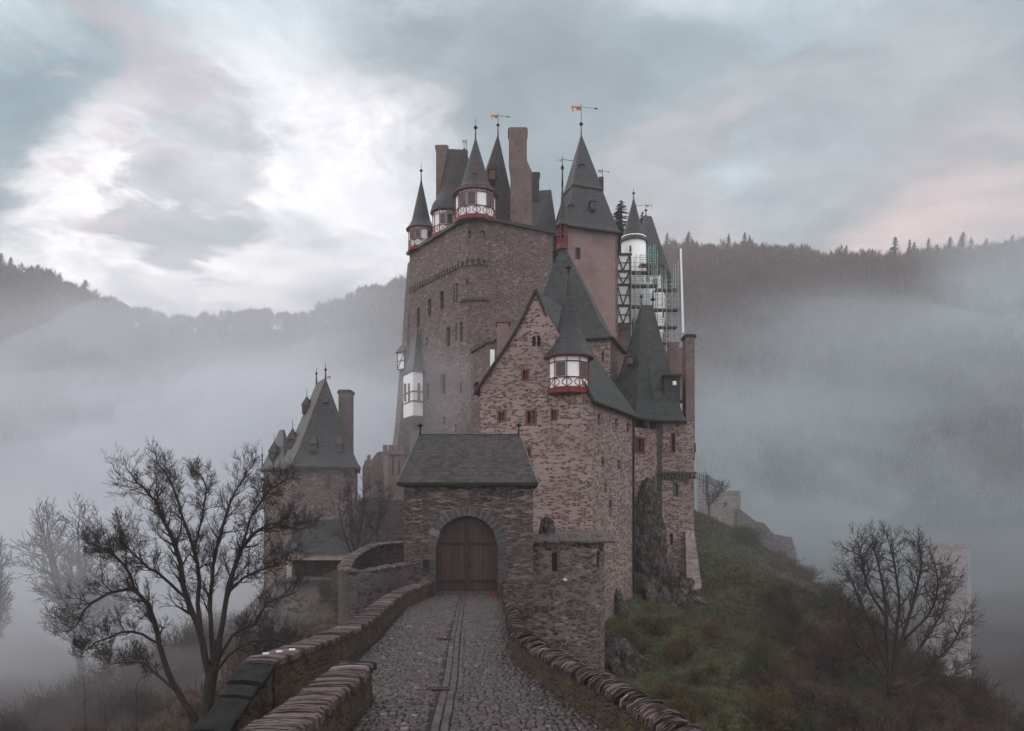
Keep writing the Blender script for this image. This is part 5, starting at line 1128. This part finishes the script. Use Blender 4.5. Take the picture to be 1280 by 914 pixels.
auto_tree(26, -8, 860, 690, 60, 30, 'bare_tree', 'faint fogged bare tree cut by the left picture edge', 7, .16, 0, None, 3, .02)
auto_tree(27, 885, 640, 588, 88, 22, 'bare_tree', 'small faint tree behind the low foggy house on the right', 6, .1, .5, None, 2, .02)
auto_tree(28, 470, 690, 600, 66, 26, 'bare_tree', 'thin reddish bare tree between the mist tower and the gatehouse', 5, .07, .2, None, 3, .009, k=6)
# seedlings poking up in the left foreground
for k, (px, py, h__) in enumerate(((108, 914, 60), (150, 930, 62), (172, 925, 68), (130, 930, 40))):
    t = Tree(40 + k, .004, .2, .1, (3, 4), .5); D_ = 15.5; base = P(px, py + 8, D_); top = P(px + (k % 2) * 3 - 1, py - h__, D_); base.z = gz(base.x, D_) - .1
    pts = [base.lerp(top, i / 6) + t.dirv() * .03 for i in range(7)]; t.twig.tube(pts, [.018 - .0022 * i for i in range(7)], 4); t.spawn(pts, [.01] * 7, .34, 1, None, .55, 12)
    o = thing('sapling', ['knobbly sapling tip at bottom left edge', 'bare sapling left of the large tree foot', 'tallest of the thin saplings before the large tree', 'shortest thin sapling at the bottom left'][k], 'sapling', base, 'saplings at the lower left'); t.twig.build('stem', 'twig', o, uv=False)
# bushes over the slopes
def bush_mesh(seed, tone):
    t = Tree(seed, .010, .32, .12, (4, 5), .62)
    for i in range(15):
        a = t.r.uniform(0, 6.3); q = t.r.uniform(.1, 1); t.branch(Vector((math.cos(a) * .25, math.sin(a) * .25, -.2)), Vector((math.cos(a) * q, math.sin(a) * q, .9)), .03, t.r.uniform(.7, 1.15), 2)
    mb = MB(); mb.add(t.limb.v, t.limb.f); mb.add(t.twig.v, t.twig.f)
    me = bpy.data.meshes.new('shrub'); me.from_pydata(mb.v, [], mb.f); me.materials.append(MATS[tone]); return me
plain('shrub_red', (.085, .04, .034), .95, .4, 1.0, col2=(.05, .032, .026)); plain('shrub_green', (.035, .045, .025), .95, .4, 1.0, col2=(.055, .05, .025)); plain('shrub_ochre', (.12, .08, .035), .95, .4, 1.0, col2=(.06, .045, .025))
bm_kinds = [bush_mesh(60 + i, ('shrub_twig', 'shrub_red', 'shrub_green', 'shrub_ochre', 'shrub_twig')[i]) for i in range(5)]
rb2 = random.Random(12)
def bushes(n, region, size, label, group, kinds):
    c = 0; tries = 0
    while c < n and tries < n * 60:
        tries += 1; px = rb2.uniform(region[0], region[1]); D_ = rb2.uniform(region[2], region[3]); x = X(px, D_); z = gz(x, D_); py = HY - (z - CZ) * F / D_
        if not (region[4] < py < region[5]) or (len(region) > 6 and region[6](px, py)): continue
        o = bpy.data.objects.new('shrub', bm_kinds[rb2.choice(kinds)]); COL.objects.link(o); s_ = rb2.uniform(*size); o.location = (x, D_, z); o.scale = (s_, s_, s_ * rb2.uniform(.7, 1.1)); o.rotation_euler = (0, 0, rb2.uniform(0, 6.3))
        tag(o, label, 'shrub', group); c += 1
bushes(190, (870, 1290, 32, 86, 640, 935, lambda px, py: px < 925 + (py - 640) * .1 or (px < 960 and 690 < py < 800)), (.5, 1.35), 'bare brownish shrub on the dark slope to the right of the grass', 'shrubs on the right slope', (0, 1, 2, 0, 3))
bushes(22, (770, 900, 34, 56, 780, 905), (.5, 1.0), 'mossy ochre shrub below the bastion on the near grass', 'shrubs below the bastion', (3, 2, 0))
bushes(60, (0, 330, 26, 62, 790, 960), (.8, 1.7), 'grey-brown bare shrub on the left slope under the trees', 'shrubs on the left slope', (0, 0, 1))
bushes(12, (330, 500, 40, 60, 730, 800), (.6, 1.1), 'dark bare shrub below the terrace wall', 'shrubs under the terrace', (0, 1))
bushes(14, (450, 500, 72, 84, 600, 700), (1.2, 2.0), 'misty reddish shrub between mist tower and keep', 'shrubs between the towers', (1, 0))
# grass and litter blades near the castle
def tufts(name, n, xr_, yr_, h, w, mat, cond, seed):
    r = np.random.RandomState(seed); x = r.uniform(*xr_, n); y = r.uniform(*yr_, n); k = cond(x, y); x, y = x[k], y[k]; z = height(x, y) + .05
    z = z + np.array([.35 * noise.noise(Vector((a * .35, b_ * .35, 0))) + .18 * noise.noise(Vector((a * 1.1, b_ * 1.1, 3))) for a, b_ in zip(x, y)]) - .06
    n = len(x); V = []; a = r.uniform(0, 6.28, (n, 5)); 
    vs = np.zeros((n, 5, 3, 3)); hh = h * r.uniform(.5, 1.3, (n, 5)); ox = r.normal(0, .09, (n, 5)); oy = r.normal(0, .09, (n, 5)); lx = r.normal(0, .35, (n, 5)) * hh; ly = r.normal(0, .35, (n, 5)) * hh
    for j, (sx, hz_) in enumerate(((-.5, 0), (.5, 0), (0, 1))):
        vs[:, :, j, 0] = x[:, None] + ox + sx * w * np.cos(a) + lx * hz_; vs[:, :, j, 1] = y[:, None] + oy + sx * w * np.sin(a) + ly * hz_; vs[:, :, j, 2] = z[:, None] + hh * hz_
    V = vs.reshape(-1, 3); o = np_mesh(name, V, np.arange(len(V)).reshape(-1, 3), mat); tag(o, kind='stuff')
plain('grass_blade', (.082, .090, .044), .9, .4, .6, col2=(.062, .058, .03)); plain('litter_blade', (.07, .05, .035), .95, .4, .4, col2=(.045, .045, .025))
wv = lambda x, y: np.sin(x * 1.3 + y * .7) * .8 + np.sin(x * .4 - y * 1.1) * 1.2 + np.random.RandomState(1).normal(0, 1.3, x.shape)
gcond = lambda x, y: (x > 4.5) & (x + wv(x, y) < 14 + .09 * y) & ~((y < 48) & (x < 5.5)); tufts('grass', 26000, (4, 26), (33, 82), .17, .05, 'grass_blade', gcond, 1)
tufts('undergrowth', 26000, (8, 45), (30, 84), .30, .05, 'litter_blade', lambda x, y: x + 1.6 * wv(x, y) > 8 + .1 * y, 2)
tufts('undergrowth', 14000, (-30, -6), (20, 60), .28, .04, 'litter_blade', lambda x, y: x < -6 - .1 * (y - 20), 3)
# ------------------------------------------------------------------ far woods: bare crowns, one mass a hillside
def crown_proto(r, conifer=False):
    tr = []
    if conifer:
        for i in range(70):
            h = r.uniform(.12, 1) ; a = r.uniform(0, 6.28); L = (1 - h) * .30 + .04; b_ = np.array([0, 0, h * 16.]); e = b_ + np.array([math.cos(a) * L * 13, math.sin(a) * L * 13, -L * 5]); s_ = np.array([-math.sin(a), math.cos(a), 0]) * L * 3.5; tr.append([b_ - s_ * .3, b_ + s_ * .3 + [0, 0, .5], e])
        return np.array(tr)
    for i in range(84):
        th = r.uniform(0, 6.28); ph = r.uniform(.0, 1.35); q = r.uniform(.45, 1) ; c = np.array([0, 0, 6.5]); d_ = np.array([math.cos(th) * math.sin(ph), math.sin(th) * math.sin(ph), math.cos(ph)]); e = c + d_ * np.array([4.2, 4.2, 6.2]) * q
        b_ = c + d_ * np.array([4.2, 4.2, 6.2]) * q * .66 + np.array([r.gauss(0, .7), r.gauss(0, .7), -.3]); s_ = np.cross(d_, [r.gauss(0, 1), r.gauss(0, 1), r.gauss(0, 1)]); s_ = s_ / (np.linalg.norm(s_) + 1e-6) * r.uniform(.12, .34); tr.append([b_ - s_, b_ + s_, e])
    for i in range(3):
        a = r.uniform(0, 6.28); tr.append([np.array([-.2 * math.cos(a), -.2 * math.sin(a), -2]), np.array([.2 * math.cos(a), .2 * math.sin(a), -2]), np.array([0, 0, 9])])
    return np.array(tr)
rp_ = random.Random(5); PROT = [crown_proto(rp_) for _ in range(7)]; CON = [crown_proto(rp_, True) for _ in range(3)]
def wood(name, az0, az1, n, seed, mat, prot=PROT, s0=.8, s1=1.25, lo=.24):
    r = np.random.RandomState(seed); az = r.uniform(az0, az1, n); f = r.uniform(lo, 1.03, n) ; Rr = np.interp(az, raz, rR); rad = 130 + (Rr - 130) * f
    x = rad * np.sin(az); y = rad * np.cos(az); z = height(x, y); parts = []
    for i in range(n):
        p = prot[r.randint(len(prot))]; a = r.uniform(0, 6.28); s_ = r.uniform(s0, s1); c_, q = math.cos(a) * s_, math.sin(a) * s_
        M = np.array([[c_, -q, 0], [q, c_, 0], [0, 0, s_ * r.uniform(.85, 1.15)]]); parts.append(p @ M.T + [x[i], y[i], z[i]])
    V = np.concatenate(parts).reshape(-1, 3); tag(np_mesh(name, V, np.arange(len(V)).reshape(-1, 3), mat), kind='stuff')
azp = lambda px: math.atan((px - 640) / F)
wood('hillside_wood', azp(700), azp(1400), 6200, 3, 'bark_red'); wood('hillside_wood', azp(-140), azp(700), 6200, 4, 'bark_far', s0=.8, s1=1.3)
# conifers one can tell apart on the two skylines
con_me = []
for k in range(3):
    t = Tree(90 + k); V = CON[k].reshape(-1, 3); tk = bpy.data.meshes.new('trunk'); q = MB().tube([(0, 0, -2), (0, 0, 15.6)], [.25, .04], 5); tk.from_pydata(q.v, [], q.f); tk.materials.append(MATS['bark'])
    cm2 = bpy.data.meshes.new('crown'); dense = np.concatenate([CON[k]] + [CON[(k + j) % 3] @ np.array([[math.cos(j), -math.sin(j), 0], [math.sin(j), math.cos(j), 0], [0, 0, 1]]).T for j in (1, 2)]).reshape(-1, 3)
    cm2.from_pydata(dense.tolist(), [], np.arange(len(dense)).reshape(-1, 3).tolist()); cm2.materials.append(MATS['conifer']); con_me.append((tk, cm2))
def conifer(px, ptop, h, k, label, grp, D_=None, w=1.0):
    D_ = D_ or float(np.interp(math.atan((px - 640) / F), raz, rD)) - 3; x = X(px, D_); z = Z(ptop, D_) - h
    o = thing('conifer', label, 'tree', (x, D_, z), grp); s_ = h / 16
    for me, nm in zip(con_me[k % 3], ('trunk', 'crown')):
        c = bpy.data.objects.new(nm, me); COL.objects.link(c); c.parent = o
    o.scale = (s_ * w, s_ * w, s_); o.rotation_euler = (0, 0, k * 1.3)
for k, (px, pt, w_) in enumerate(((834, 291, 1.6), (861, 290, 1.9), (911, 292, 1.2), (931, 290, 1.5), (937, 294, 1.1), (1003, 305, 1.3), (1058, 307, 1.8), (1119, 297, 1.9), (1137, 300, 1.3), (1143, 303, 1.7), (1161, 298, 1.5), (1188, 296, 2.0), (1204, 290, 2.3), (1214, 297, 1.5), (1233, 298, 1.8), (1266, 294, 2.2))):
    conifer(px, pt, 9 + (k * 11) % 6, k, 'dark conifer tip standing above the bare wood on the right skyline', 'conifers on the right skyline', None, w_)
for k, (px, pt, w_) in enumerate(((2, 317, 2.6), (14, 322, 2.2), (48, 331, 3.2), (107, 350, 2.8))):
    conifer(px, pt, 12, k, 'dark rounded evergreen standing above the wood on the left skyline', 'evergreens on the left skyline', None, w_)
conifer(777, 252, 8, 1, 'pine behind the castle between the square tower and the white turret', None, 118, 2.2); conifer(803, 266, 7, 2, 'small pine top just right of the round turret cone', None, 118, 1.3)
